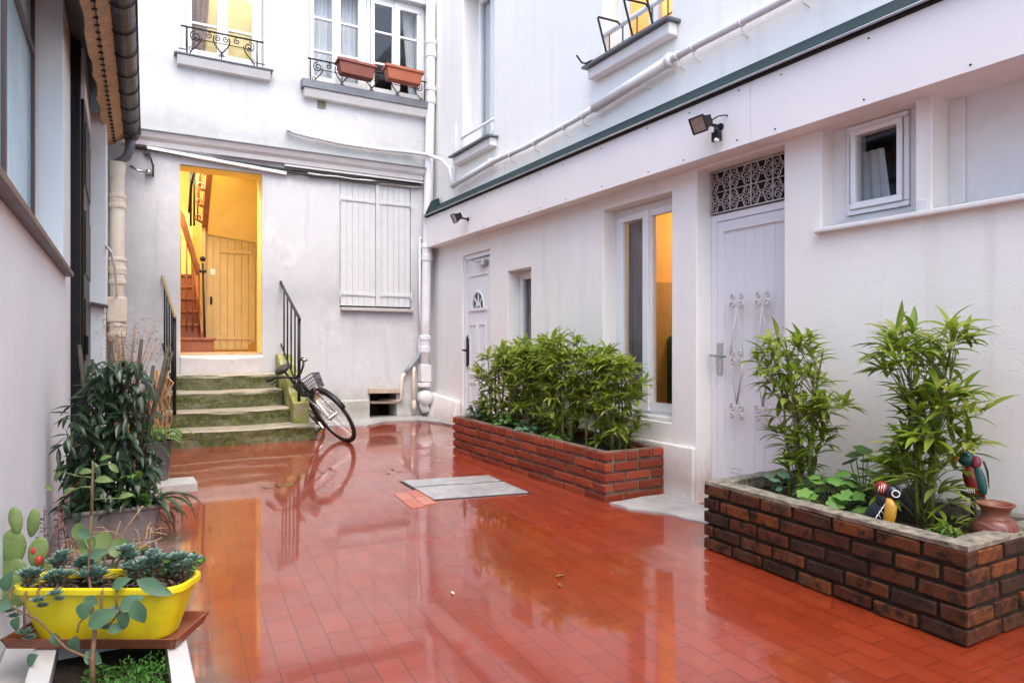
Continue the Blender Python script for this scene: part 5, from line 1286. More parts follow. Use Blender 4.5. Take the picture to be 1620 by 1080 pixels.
# clay pot
vp = Vector((3.115, 1.455, .305)); vs = thing('clay_pot', 'round clay pot with flared rim and dark red painted pattern', 'pot', tuple(vp), local=True)
MAT['clay'] = simple('clay', (.16, .055, .03), .5, .12, 14, .15, 60, dirt=(.20, .07, .045), dirt_amt=.4)
def pot_paint():
    m, t, b = new_mat('painted_clay'); v = t.nodes.new('ShaderNodeTexCoord').outputs['Object']; n1 = noise(t, v, 22, 2, .5); w_ = t.nodes.new('ShaderNodeTexWave'); t.links.new(v, w_.inputs[0])
    w_.inputs['Scale'].default_value = 9; w_.inputs['Distortion'].default_value = 9; w_.inputs['Detail'].default_value = 1
    c = ramp(t, w_.outputs['Fac'], [(.3, (.075, .010, .010)), (.5, (.24, .10, .06)), (.75, (.10, .014, .012))]); c = mixc(t, mth(t, 'MULTIPLY', n1, .3), c, (.25, .12, .08))
    t.links.new(c, b.inputs['Base Color']); b.inputs['Roughness'].default_value = .4; return m
MAT['clay_paint'] = pot_paint()
mb = MB(); mb.lathe([(.045, 0), (.065, .012), (.083, .045), (.084, .07), (.072, .098), (.055, .112)], n=32); part('belly', mb, MAT['clay_paint'], vs, smooth=True)
mb = MB(); mb.lathe([(.056, .111), (.050, .118), (.049, .135), (.058, .155), (.070, .165), (.069, .170), (.060, .166), (.044, .14), (.042, .118)], n=32, cap=False); part('neck', mb, MAT['clay'], vs, smooth=True)
# parrot on its perch against the wall
pp = Vector((3.28, 1.62, .33)); pr = thing('parrot_ornament', 'painted wooden parrot, teal wing and red breast, perched behind the clay pot', 'ornament', tuple(pp), VZ(1550), local=True); pr.scale = (.82, .82, .88)
mb = MB(); mb.tube([(.0, 0, -.03), (.0, 0, .14), (.0, 0, .15)], .013, 8); mb.tube([(-.06, 0, .148), (.055, 0, .132)], .012, 8); part('perch', mb, MAT['stake'], pr, smooth=True)
mb = MB(); mb.ball((-.005, 0, .225), .042, .036, .085, 16, 12, Matrix.Rotation(rad(-14), 3, 'Y')); part('body', mb, MAT['red_paint'], pr, smooth=True)
mb = MB(); mb.ball((-.03, 0, .325), .042, .036, .04, 16, 10); hd = part('head', mb, MAT['teal'], pr, smooth=True)
mb = MB(); mb.ball((.012, -.012, .315), .026, .028, .032); part('cheek', mb, simple('rose_paint', (.25, .05, .08), .35, .2, 30, 0), hd, smooth=True)
mb = MB(); mb.tube([(-.06, -.005, .335), (-.085, -.005, .315), (-.082, -.005, .288)], [.018, .014, .004], 8); part('beak', mb, MAT['ochre'], hd, smooth=True)
mb = MB(); mb.ball((.032, -.02, .225), .026, .018, .075, 14, 10, Matrix.Rotation(rad(-14), 3, 'Y')); part('wing', mb, MAT['teal'], pr, smooth=True)
mb = MB(); mb.hexa([(.02, -.01, .17), (.05, -.01, .165), (.05, .008, .165), (.02, .008, .17)], [(.045, -.008, .03), (.068, -.008, .03), (.068, .006, .03), (.045, .006, .03)]); part('tail', mb, MAT['red_paint'], pr, bevel=.004)
mb = MB(); [mb.tube([(-.028 + .010 * k, -.03, .185), (-.022 + .009 * k, -.028, .158)], .003, 5) for k in range(4)]; part('belly_feather', mb, MAT['white_paint'], pr, smooth=True)
mb = MB(); mb.tube([(.045, .0, .32), (.062, 0, .27), (.07, 0, .19)], [.006, .006, .002], 6); part('rear_feather', mb, MAT['navy'], pr, smooth=True)
# grey figurine behind the bamboo
fp = Vector((3.36, 1.93, .32)); fg = MB()
fg.tube([(-.02, 0, -.01), (-.03, 0, .05), (-.028, 0, .085), (0, 0, .10), (.05, 0, .085), (.075, 0, .05), (.08, 0, -.01)], [.018, .022, .024, .026, .026, .022, .014], 10); fg.tube([(-.01, 0, .09), (.02, 0, .13), (.05, 0, .20)], [.02, .022, .012], 10)
fg.v = [tuple(Matrix.Rotation(VZ(1460), 3, 'Z') @ Vector(v) + fp) for v in fg.v]
solo('figurine', 'small grey crouching figurine half hidden behind the tallest bamboo', 'ornament', fg, MAT['figurine'], loc=tuple(fp), smooth=True)
# ------------------------------------------------------------------ drain cover, bare tiles, litter
def on_floor(pts, h, name, mat, parent=None, **k):
    mb = MB(); mb.hexa([(x, y, fz(x, y) - .01) for x, y, _ in pts], [(x, y, fz(x, y) + h) for x, y, _ in pts]); return mb
A, B_, C_, D_ = atFloor(635, 762), atFloor(774, 753), atFloor(837, 780), atFloor(684, 791)
dr = thing('drain_cover', 'wet grey drain cover of two boards set in the red tiles', 'drain cover', tuple(atFloor(735, 771)))
E_, F_ = A.lerp(D_, .34), B_.lerp(C_, .34); E2, F2_ = A.lerp(D_, .40), B_.lerp(C_, .40)
for P4 in ([A, B_, F_, E_], [E2, F2_, C_, D_]):
    c = sum(P4, Vector()) / 4; part('board', on_floor([p_.lerp(c, .022) for p_ in P4], .012, '', None), MAT['drain'], dr, bevel=.003)
c = (A + B_ + C_ + D_) / 4; fr_ = MB(); fr_.hexa([(*p_.lerp(c, -.035).xy, fz(p_.x, p_.y) - .01) for p_ in (A, B_, C_, D_)], [(*p_.lerp(c, -.035).xy, fz(p_.x, p_.y) + .003) for p_ in (A, B_, C_, D_)]); part('rim', fr_, MAT['dark'], dr)
MAT['bare_tile'] = islandmat('bare_tile', [(.36, .10, .05), (.30, .06, .03), (.40, .16, .10)], .3, .2, 60, coat=.6)
td = Vector((math.sin(rad(3.7)), math.cos(rad(3.7)), 0)); tn = Vector((td.y, -td.x, 0)); o0 = atFloor(652, 797)
mb = MB()
for i in range(2):
    for j in range(2):
        o = o0 + td * (.205 * j - .10 + .05 * i) + tn * (.102 * i - .04); a = [o, o + tn * .098, o + tn * .098 + td * .2, o + td * .2]
        mb.hexa([(p_.x, p_.y, fz(p_.x, p_.y) - .005) for p_ in a], [(p_.x, p_.y, fz(p_.x, p_.y) + .0045) for p_ in a])
struct('replaced_floor_tiles', mb, MAT['bare_tile'], bevel=.001)
lit = [(625, 745, 'leaf_litter', .07, 'wet green leaf lying on the tiles behind the drain cover'), (444, 770, 'leaf_litter', .08, 'wet green leaf lying on the tiles toward the steps'), (886, 929, 'twig', .05, 'dark leaf scrap lying in the middle of the foreground tiles'), (714, 937, 'white_paint', .035, 'small pale feather on the tiles, centre foreground'), (893, 911, 'twig', .05, 'dark twig scrap on the tiles, above the other dark scrap')]
for px, py, mt, L_, lb_ in lit:
    q = atFloor(px, py); mb = MB(); rnd = random.Random(px)
    for k in range(3 if mt == 'leaf_litter' else 1):
        a = rnd.uniform(0, 6); mb.leaf(q + Vector((.03 * k * math.cos(a), .03 * k * math.sin(a), .006)), Vector((math.cos(a), math.sin(a), .08)), Vector((0, 0, 1)), L_, L_ * .35, .15, .12)
    solo('fallen_leaf' if mt != 'white_paint' else 'feather', lb_, 'leaf' if mt != 'white_paint' else 'feather', mb, MAT[mt], group='litter on the tiles', weld=False)
# ------------------------------------------------------------------ window boxes on the railing
def window_box(label, px0, py0, px1, py1, mat, tilt):
    a = atY(px0, py0, YB - .12); b = atY(px1, py1, YB - .12); L_ = b.x - a.x; c = Vector(((a.x + b.x) / 2, YB - .14, (a.z + b.z) / 2))
    t = thing('window_box', label, 'window box', tuple(c), 0, 'terracotta boxes on the upper railing', local=True); t.rotation_euler = (rad(-6), rad(tilt), 0)
    mb = MB(); h, d = .165, .15; w1 = L_ / 2; w0 = w1 - .03
    lo, hi = -h, 0
    ob = [(-w0, -d / 2 + .02, lo), (w0, -d / 2 + .02, lo), (w0, d / 2 - .02, lo), (-w0, d / 2 - .02, lo)]; ot = [(-w1, -d / 2, hi), (w1, -d / 2, hi), (w1, d / 2, hi), (-w1, d / 2, hi)]
    ib = [(x * .95, y * .82, lo + .02) for x, y, z in ob]; it = [(x * .95, y * .82, hi) for x, y, z in ot]
    i = len(mb.v); mb.v += ob + ot + it + ib
    for k in range(4):
        l = (k + 1) % 4; mb.f += [(i + k, i + l, i + 4 + l, i + 4 + k), (i + 4 + k, i + 4 + l, i + 8 + l, i + 8 + k), (i + 8 + k, i + 8 + l, i + 12 + l, i + 12 + k)]
    mb.f += [(i, i + 3, i + 2, i + 1), (i + 12, i + 13, i + 14, i + 15)]
    part('box', mb, mat, t, bevel=.005)
    mb = MB()
    for q_ in ((-w1 - .012, w1 + .012, -d / 2 - .012, -d / 2 - .001), (-w1 - .012, w1 + .012, d / 2 + .001, d / 2 + .012), (-w1 - .012, -w1 - .001, -d / 2 - .001, d / 2 + .001), (w1 + .001, w1 + .012, -d / 2 - .001, d / 2 + .001)): mb.box(*q_, -.028, .006)
    mb.hexa([(-w0 * .86, -d / 2 + .004, -.045), (w0 * .86, -d / 2 + .004, -.045), (w0 * .82, -d / 2 + .018, -.14), (-w0 * .82, -d / 2 + .018, -.14)], [(-w0 * .86, -d / 2 - .003, -.047), (w0 * .86, -d / 2 - .003, -.047), (w0 * .82, -d / 2 + .011, -.138), (-w0 * .82, -d / 2 + .011, -.138)]) if False else None
    part('rim', mb, mat, t, bevel=.003)
    mb = MB(); mb.box(-w1 * .94, w1 * .94, -d / 2 + .012, d / 2 - .012, -.04, -.03); part('soil', mb, MAT['soil'], t)
window_box('dark red terracotta window box hanging left on the upper railing', 533, 97, 591, 109, MAT['terracotta_dark'], 1.5)
window_box('orange terracotta window box hanging right on the upper railing', 608, 108, 665, 117, MAT['terracotta'], 1)
# ------------------------------------------------------------------ bicycle leaning on the steps
MAT['gray_rim'] = simple('grey_rim', (.16, .16, .17), .4, .1, 20, 0, metal=.6)
def bicycle():
    rear = Vector((1.99, 7.86, 0)); front = Vector((2.0, 6.86, 0)); z0 = fz(2, 7.2) + .0
    t = thing('bicycle', 'black city bicycle with wire basket leaning against the stone steps', 'bicycle', (front.x, front.y, fz(front.x, front.y)), 0, local=True)
    lean = rad(36); hd = (front - rear).normalized(); WB = (front - rear).length; rise = fz(rear.x, rear.y) - fz(front.x, front.y)
    # local frame: X forward, Z up, Y left of travel; origin = front contact
    ez0 = Vector((0, 0, 1)); ex = (hd * WB + Vector((0, 0, -rise))).normalized(); ey0 = ez0.cross(ex).normalized()
    Rl = Matrix.Rotation(lean, 3, ex)
    ey = Rl @ ey0; ez = ex.cross(ey)
    Mw = Matrix((ex, ey, ez)).transposed()
    R = .325
    # steering about the head tube
    head_lo = Vector((-.20, 0, .60)); head_hi = Vector((-.245, 0, .74)); ax = (head_hi - head_lo).normalized(); steer = rad(14)
    Rs = Matrix.Rotation(steer, 3, ax)
    F = lambda p: Mw @ Vector(p)
    S = lambda p: Mw @ (head_lo + Rs @ (Vector(p) - head_lo))
    def app(mb, f): mb.v = [tuple(f(v)) for v in mb.v]; return mb
    def wheel(cx, f):
        c = (cx, 0, R); mb = MB()
        circ = [(cx + (R - .017) * math.cos(2 * PI * k / 48), 0, R + (R - .017) * math.sin(2 * PI * k / 48)) for k in range(49)]
        mb.tube(circ, .018, 10, cap=False); wl_ = part('wheel', app(mb, f), MAT['rubber'], t, smooth=True)
        mb = MB(); circ = [(cx + (R - .042) * math.cos(2 * PI * k / 48), 0, R + (R - .042) * math.sin(2 * PI * k / 48)) for k in range(49)]
        mb.tube(circ, .0105, 8, cap=False); part('rim', app(mb, f), MAT['gray_rim'], wl_, smooth=True)
        mb = MB()
        for k in range(32):
            a = 2 * PI * k / 32; a2 = a + (.35 if k % 2 else -.35); y = .03 if k % 4 < 2 else -.03
            mb.tube([(cx + .02 * math.cos(a2), y, R + .02 * math.sin(a2)), (cx + (R - .045) * math.cos(a), 0, R + (R - .045) * math.sin(a))], .0012, 4)
        part('spokes', app(mb, f), MAT['steel'], wl_, weld=False)
        mb = MB(); mb.lathe([(.018, -.05), (.018, .05)], (cx, 0, R), 12, 'y'); mb.lathe([(.026, -.032), (.026, -.028)], (cx, 0, R), 12, 'y'); part('hub', app(mb, f), MAT['steel'], wl_)
        mb = MB(); n = 22
        for k in range(n + 1):
            a = rad(15) + rad(175) * k / n
            for (y, dr) in ((-.028, -.004), (-.018, .008), (.018, .008), (.028, -.004)): mb.v.append((cx + (R + .014 + dr) * math.cos(a), y, R + (R + .014 + dr) * math.sin(a)))
        for k in range(n):
            for j in range(3): mb.f.append((4 * k + j, 4 * k + j + 1, 4 * k + 5 + j, 4 * k + 4 + j))
        g = part('mudguard', app(mb, f), MAT['bike_black'], t, smooth=True); md = g.modifiers.new('t', 'SOLIDIFY'); md.thickness = .002
    wheel(0, S); wheel(-WB, F)
    mb = MB()   # step-through frame
    bbk = (-WB + .42, 0, .28); st_lo = bbk; st_hi = (-WB + .28, 0, .72)
    for a, b, r in ((head_lo, bbk, .018), ((-.225, 0, .68), (-WB + .37, 0, .44), .015), (bbk, st_hi, .016), (bbk, (-WB, .05, R), .010), (bbk, (-WB, -.05, R), .010), ((-WB + .31, .02, .62), (-WB, .05, R), .008), ((-WB + .31, -.02, .62), (-WB, -.05, R), .008), (head_lo, head_hi, .021)):
        mb.tube([a, b], r, 10)
    part('frame', app(mb, F), MAT['bike_black'], t, smooth=True)
    mb = MB()
    for s in (1, -1): mb.tube([(-.19, s * .055, .62), (-.10, s * .055, .57), (0, s * .052, R)][0:1] + [(-.175, s * .055, .60), (-.06, s * .054, .43), (0, s * .052, R)], .011, 8)
    mb.box(-.21, -.16, -.06, .06, .60, .63); part('fork', app(mb, S), MAT['steel'], t, smooth=False)
    mb = MB(); mb.tube([head_hi, head_hi + ax * .065], .014, 10)
    top = head_hi + ax * .07
    pts = lambda s: [top, top + Vector((.04, s * .05, .02)), top + Vector((.05, s * .11, .07)), top + Vector((-.02, s * .175, .11)), top + Vector((-.14, s * .20, .10))]
    for s in (1, -1): mb.tube(pts(s), .0125, 10)
    part('handlebar', app(mb, S), MAT['bike_black'], t, smooth=True)
    for s in (1, -1):
        mb = MB(); a = top + Vector((-.06, s * .185, .108)); b = top + Vector((-.17, s * .205, .098)); mb.tube([a, b], .018, 10); part('grip', app(mb, S), MAT['rubber'], t, smooth=True)
        mb = MB(); mb.tube([top + Vector((-.01, s * .155, .10)), top + Vector((.02, s * .185, .085)), top + Vector((-.10, s * .215, .06))], .006, 6); part('brake_lever', app(mb, S), MAT['bike_black'], t, smooth=True)
    mb = MB(); mb.ball(top + Vector((.0, .17, .10)), .026, .026, .02); part('bell', app(mb, S), MAT['steel'], t, smooth=True)
    # wire basket carried ahead of the bars
    mb = MB(); x0, x1, y0, y1, za, zb = -.18, .0, -.12, .12, .63, .77
    for z, k in ((za, .82), ((za + zb) / 2, .91), (zb, 1.0)):
        c = [( (x0 + x1) / 2 + (x - (x0 + x1) / 2) * k, y * k, z) for x, y in ((x0, y0), (x1, y0), (x1, y1), (x0, y1), (x0, y0))]; mb.tube(c, .005 if z == zb else .003, 5)
    for i in range(13):
        for (u, v_) in (('x', y0), ('x', y1), ('y', x0), ('y', x1)):
            q_ = i / 12
            if u == 'x': x = x0 + (x1 - x0) * q_; y = v_
            else: y = y0 + (y1 - y0) * q_; x = v_
            cx_ = (x0 + x1) / 2; mb.tube([(cx_ + (x - cx_) * .82, y * .82, za), (x, y, zb)], .0022, 4)
    for i in range(8):
        y = (y0 + (y1 - y0) * i / 7) * .82; mb.tube([(x0 * .9, y, za), (x1 * .85, y, za)], .0022, 4)
    part('basket', app(mb, S), MAT['bike_black'], t, weld=False)
    mb = MB(); mb.ball((.02, 0, .64), .045, .04, .04); mb.box(.0, .03, -.03, .03, .60, .66); part('headlight', app(mb, S), MAT['steel'], t, smooth=False)
    mb = MB(); mb.ball((-WB + .22, 0, .86), .13, .085, .04, 16, 8); mb.tube([(-WB + .28, 0, .70), (-WB + .25, 0, .84)], .012, 8); part('saddle', app(mb, F), MAT['rubber'], t, smooth=True)
    mb = MB(); mb.lathe([(.085, -.045), (.085, -.040)], bbk, 24, 'y'); mb.tube([Vector(bbk) + Vector((0, -.06, 0)), Vector(bbk) + Vector((.10, -.065, -.13))], .011, 8); mb.tube([Vector(bbk) + Vector((0, .06, 0)), Vector(bbk) + Vector((-.10, .065, .13))], .011, 8); part('crank', app(mb, F), MAT['steel'], t)
    for s, d in ((1, Vector((-.10, .12, .13))), (-1, Vector((.10, -.12, -.13)))):
        c = Vector(bbk) + d; mb = MB(); mb.box(c.x - .045, c.x + .045, c.y - .05, c.y + .05, c.z - .012, c.z + .012); pdl = part('pedal', app(mb, F), MAT['rubber'], t, bevel=.003)
        mb = MB(); mb.box(c.x + .0455, c.x + .05, c.y - .04, c.y + .04, c.z - .009, c.z + .009); part('reflector', app(mb, F), MAT['ochre'], pdl)
    return t
bicycle()
# ------------------------------------------------------------------ left hand row of planters
RIM = -YAW   # the yellow trough sits square to the viewer on the white box
# white box
wz = .205
t = thing('white_planter_box', 'white concrete planter box full of mossy green at the bottom left corner', 'planter', (-.03, 1.95, -.06))
mb = MB(); X0, X1, Y0, Y1, W_ = -.235, .172, 1.2, 2.62, .055
z0 = fz(0, 1.9) - .03
for q_ in ((X0, X0 + W_, Y0, Y1), (X1 - W_, X1, Y0, Y1), (X0 + W_, X1 - W_, Y0, Y0 + W_), (X0 + W_, X1 - W_, Y1 - W_, Y1)): mb.box(*q_, z0, wz)
part('box', mb, MAT['white_box'], t, bevel=.006)
mb = MB(); mb.box(X0 + W_ - .001, X1 - W_ + .001, Y0 + W_, Y1 - W_, z0, wz - .07); part('soil', mb, MAT['soil'], t)
mb = MB(); mb.box(XL + .002, X0 - .02, 1.0, 2.9, z0, .10); solo('wall_ledge', 'white ledge along the foot of the left wall beside the planter box', 'ledge', mb, MAT['white_box'], bevel=.008)
rnd = random.Random(3); lm = MB(); base = Vector((.03, 2.05, wz - .07))
for k in range(3800):
    x = rnd.uniform(-.13, .085); y = rnd.uniform(-.62, .3); z = .06 * mnoise.noise(Vector((x * 14, y * 14, 0))) + .045; a = rnd.uniform(0, 6.3); e = rnd.uniform(.2, 1.4)
    lm.leaf(Vector((x, y, rnd.uniform(.2, 1) * z)), Vector((math.cos(a) * math.cos(e), math.sin(a) * math.cos(e), math.sin(e))), Vector((0, 0, 1)), rnd.uniform(.008, .020), rnd.uniform(.004, .008), .5, .2, 2)
t = thing('moss_plant', 'dense bright green mossy plant filling the white box', 'plant', tuple(base), local=True); part('leaves', lm, MAT['leaf_moss'], t, weld=False)
tuft('weed', 'pale dusty leafed weed in the white box left of the moss', (-.09, 2.0, wz - .05), 60, .07, .06, .022, 'leaf_pale', 31, .6, .5, zsp=.05)
# trough + tray, local axes: x along the trough
def trough(name, label, cat, loc, rotz, L_, D_, H_, mat, soilz=.02, rim=.014, taper=.86, group=None, round_=.0, bev=.006):
    t = thing(name, label, cat, loc, rotz, group, local=True)
    mb = MB(); n = 9
    def outline(l, d, r):
        pts = []
        for (sx, sy, a0) in ((1, 1, 0), (-1, 1, PI / 2), (-1, -1, PI), (1, -1, 1.5 * PI)):
            for k in range(n): a = a0 + PI / 2 * k / (n - 1); pts.append((sx * (l / 2 - r) + r * math.cos(a), sy * (d / 2 - r) + r * math.sin(a)))
        return pts
    r1 = max(round_, .012); lev = [(L_ * taper, D_ * taper * .9, 0, r1), (L_ * .98, D_ * .96, H_ - rim * 1.6, r1), (L_ + rim, D_ + rim, H_ - rim * 1.5, r1 + rim / 2), (L_ + rim, D_ + rim, H_, r1 + rim / 2), (L_ - rim, D_ - rim, H_ + .001, r1), (L_ * taper - rim, D_ * taper * .9 - rim, .015, r1)]
    m = 4 * n
    for (l, d, z, r) in lev: mb.v += [(x, y, z) for x, y in outline(l, d, r)]
    for k in range(len(lev) - 1):
        for j in range(m): q_ = (j + 1) % m; mb.f.append((m * k + j, m * k + q_, m * k + m + q_, m * k + m + j))
    mb.f += [tuple(range(m))[::-1], tuple((len(lev) - 1) * m + j for j in range(m))]
    part('trough', mb, mat, t, smooth=False, bevel=bev)
    sm = MB(); o_ = outline(L_ * .97 - rim, D_ * .95 - rim, r1); zz = H_ - soilz
    sm.v = [(0, 0, zz)] + [(x, y, zz - .004) for x, y in o_] + [(x * .5 + RND.uniform(-.01, .01), y * .5, zz + RND.uniform(0, .012)) for x, y in o_]
    for j in range(m): q_ = (j + 1) % m; sm.f += [(0, 1 + m + j, 1 + m + q_), (1 + m + j, 1 + j, 1 + q_, 1 + m + q_)]
    part('soil', sm, MAT['soil'], t, weld=False); return t
tc_ = atD(174, 1000, 2.155); tl = Vector((tc_.x, tc_.y, wz + .028))
tr_ = thing('planter_tray', 'rust brown drip tray under the yellow trough', 'tray', (tl.x, tl.y, wz + .004), RIM, local=True)
mb = MB(); l, d = .252, .098
mb.box(-l, l, -d, d, 0, .008); mb.hexa([(-l, -d, .0), (l, -d, .0), (l + .012, -d - .014, .033), (-l - .012, -d - .014, .033)], [(-l, -d + .005, .0), (l, -d + .005, .0), (l + .012, -d - .008, .033), (-l - .012, -d - .008, .033)])
mb.hexa([(-l, d, .0), (l, d, .0), (l + .012, d + .014, .033), (-l - .012, d + .014, .033)], [(-l, d - .005, .0), (l, d - .005, .0), (l + .012, d + .008, .033), (-l - .012, d + .008, .033)])
for s in (1, -1): mb.hexa([(s * l, -d, 0), (s * l, d, 0), (s * (l + .012), d + .014, .033), (s * (l + .012), -d - .014, .033)], [(s * (l - .005), -d, 0), (s * (l - .005), d, 0), (s * (l + .006), d + .014, .033), (s * (l + .006), -d - .014, .033)])
part('tray', mb, MAT['tray'], tr_)
yt = trough('yellow_trough', 'bright yellow plastic trough with succulents', 'planter', (tl.x, tl.y, wz + .014), RIM, .515, .18, .168, MAT['yellow'], .022, .014, .80, round_=.055, bev=.004)
Ym = Matrix.Translation((tl.x, tl.y, wz + .014)) @ Matrix.Rotation(RIM, 4, 'Z')
# succulent rosettes
def rosette(mb, c, r, rnd, up=Vector((0, 0, 1))):
    for ring, (n, e, s) in enumerate(((8, .25, 1.0), (7, .65, .85), (5, 1.1, .6))):
        for k in range(n):
            a = 2 * PI * k / n + ring * .4; d = Vector((math.cos(a) * math.cos(e), math.sin(a) * math.cos(e), math.sin(e)))
            mb.leaf(c, d, Vector((0, 0, 1)), r * s * rnd.uniform(.85, 1.1), r * .42, -.25, .3, 3, .65)
def succulent(label, x, y, h, r, seed, rots=3):
    rnd = random.Random(seed); loc = Ym @ Vector((x, y, .146)); t = thing('succulent', label, 'succulent', tuple(loc), RIM, 'succulents of the yellow trough', local=True); sm = MB(); lm = MB()
    for k in range(rots):
        c = Vector((rnd.uniform(-.028, .028), rnd.uniform(-.02, .02), h * rnd.uniform(.7, 1.1)))
        sm.tube([Vector((0, 0, -.01)), Vector((c.x * .4, c.y * .4, c.z * .5)), c], .004, 5); rosette(lm, c, r * rnd.uniform(.8, 1.1), rnd)
        for m_ in range(7): q_ = c * rnd.uniform(.3, .95); a = rnd.uniform(0, 6.3); lm.leaf(q_, Vector((math.cos(a), math.sin(a), .3)), Vector((0, 0, 1)), r * .7, r * .3, .3, .3, 3, .6)
    part('stem', sm, MAT['twig'], t, smooth=True, weld=False); part('leaves', lm, MAT['succulent'], t, smooth=True, weld=False)
sl_ = [(-.225, -.045, .05, .030, 'succulent at the far left end of the yellow trough'), (-.175, .03, .07, .030, 'tall succulent near the left end of the yellow trough, by the cactus'), (-.13, -.04, .04, .032, 'succulent spilling at the left front rim of the yellow trough'), (-.09, .03, .06, .032, 'succulent left of the upright vine stem'),
       (-.035, -.02, .045, .030, 'succulent right against the upright vine stem'), (.045, .03, .09, .034, 'tallest succulent, in the middle of the yellow trough'), (.085, .0, .06, .034, 'succulent just right of the trough middle'), (.14, .03, .07, .034, 'succulent beside the tiny red flower'), (.19, .03, .06, .034, 'succulent second from the right end of the yellow trough'), (.235, .0, .075, .032, 'succulent hugging the right end of the yellow trough')]
for k, (x, y, h, r, lb_) in enumerate(sl_): succulent(lb_, x, y, h * 1.1, r * 1.12, 60 + k, 5 if k % 3 else 6)
# trailing rosettes hanging over the front rim
for k, (x, dz, lb_) in enumerate(((-.16, -.02, 'succulent sprig hanging over the front rim at left'), (-.2, -.115, 'succulent sprig dangling lowest at the left of the yellow trough'), (.075, -.05, 'succulent sprig hanging over the middle of the front rim'), (-.245, -.05, 'succulent sprig spilling over the left end of the yellow trough'), (-.11, .0, 'succulent sprig creeping along the front rim, left of the vine stem'), (.03, -.085, 'succulent sprig dangling lowest at the middle of the yellow trough'))):
    rnd = random.Random(90 + k); loc = Ym @ Vector((x, -.09, .16)); t = thing('succulent', lb_, 'succulent', tuple(loc), RIM, 'succulents of the yellow trough', local=True); sm = MB(); lm = MB()
    e = Vector((.02, -.035, dz)); sm.tube(bez((0, .04, -.01), (0, 0, .02), (.01, -.03, .02), e, 6), .0035, 5); rosette(lm, e, .03, rnd); rosette(lm, e + Vector((.015, 0, -.015)), .024, rnd)
    part('stem', sm, MAT['twig'], t, smooth=True, weld=False); part('leaves', lm, MAT['succulent'], t, smooth=True, weld=False)
rnd = random.Random(44); lt = MB()
for k in range(130):
    x, y = rnd.uniform(-.23, .23), rnd.uniform(-.065, .065); a = rnd.uniform(0, 6.3); lt.leaf(Vector((x, y, .148 + rnd.uniform(0, .02))), Vector((math.cos(a), math.sin(a), rnd.uniform(-.1, .5))), Vector((0, 0, 1)), rnd.uniform(.015, .045), rnd.uniform(.004, .012), .5, .3, 3)
part('dry_litter', lt, leafmat('dry_litter', [(.16, .09, .06), (.26, .17, .12), (.10, .06, .045)], .8, .1), yt, weld=False)
# green clover patch at the trough's right rear
loc = Ym @ Vector((.14, .12, .17)); leafy('clover', 'patch of small fresh green leaves behind the right end of the yellow trough', 'plant', tuple(loc), 110, .10, .05, .014, 'leaf_moss', 77, 3, .3, z0=-.01)
# prickly pear pads against the left wall
cp_ = atD(42, 960, 2.30); t = thing('cactus', 'prickly pear cactus with flat pale green pads and red buds against the left wall', 'cactus', (cp_.x, cp_.y, .16), RIM, local=True)
def pad(mb, c, r, h, rot, yaw=0):
    M_ = Matrix.Rotation(yaw, 3, 'Z') @ Matrix.Rotation(rot, 3, 'Y'); q0 = len(mb.v); mb.ball((0, 0, 0), r, .011, h, 18, 12)
    for i in range(q0, len(mb.v)):
        v = Vector(mb.v[i]); v.x *= 1 - .22 * (v.z / h < 0) * abs(v.z / h); mb.v[i] = tuple(M_ @ (v + Vector((0, 0, h * .92))) + Vector(c))
pads = MB(); u = 1 / FP * 2.3
pl_ = [(-.03, 0, .12, .040, .062, -.15, .2), (.03, .02, .14, .034, .05, .35, -.3), (-.045, .0, .22, .034, .058, .0, .3), (-.03, .0, .33, .018, .042, -.12, .4), (.015, .0, .32, .021, .045, .2, -.2), (.03, -.01, .225, .027, .045, .3, .2), (-.06, -.02, .08, .045, .06, .5, .4)]
for (x, y, z, r, h, ro, ya) in pl_: pad(pads, (x, y, z), r * 1.15, h * 1.12, ro, ya)
part('pads', pads, MAT['cactus'], t, smooth=True, weld=False)
bud = MB()
for c in ((.035, -.012, .275), (.055, -.02, .245), (.05, -.03, .205)): bud.ball(c, .011, .011, .015)
part('buds', bud, MAT['flower'], t, smooth=True)
# broad leaf begonia right of the cactus
loc = Ym @ Vector((-.07, .10, .17)); rnd = random.Random(5); t = thing('begonia', 'begonia with big round pale leaves behind the yellow trough', 'plant', tuple(loc), RIM, local=True); sm = MB(); lm = MB()
for (x, y, z, r, nx, nz) in ((-.06, 0, .075, .033, -.2, .5), (-.02, .01, .085, .033, .1, .6), (.03, .02, .06, .034, .25, .5), (-.09, .03, .09, .03, -.5, .5), (-.03, -.03, .03, .035, .1, .9), (.05, .03, .04, .03, .5, .5), (-.085, -.01, .125, .028, -.3, .3)):
    c = Vector((x, y, z)); sm.tube([(0, 0, -.14), (x * .5, y * .5, z * .3), c], .004, 5); lm.disc(c, Vector((nx, -.9, nz)), r, 1, .12, 20, .18, 1.2)
part('stems', sm, MAT['stem'], t, smooth=True, weld=False); part('leaves', lm, MAT['leaf_pale'], t, smooth=True, weld=False)
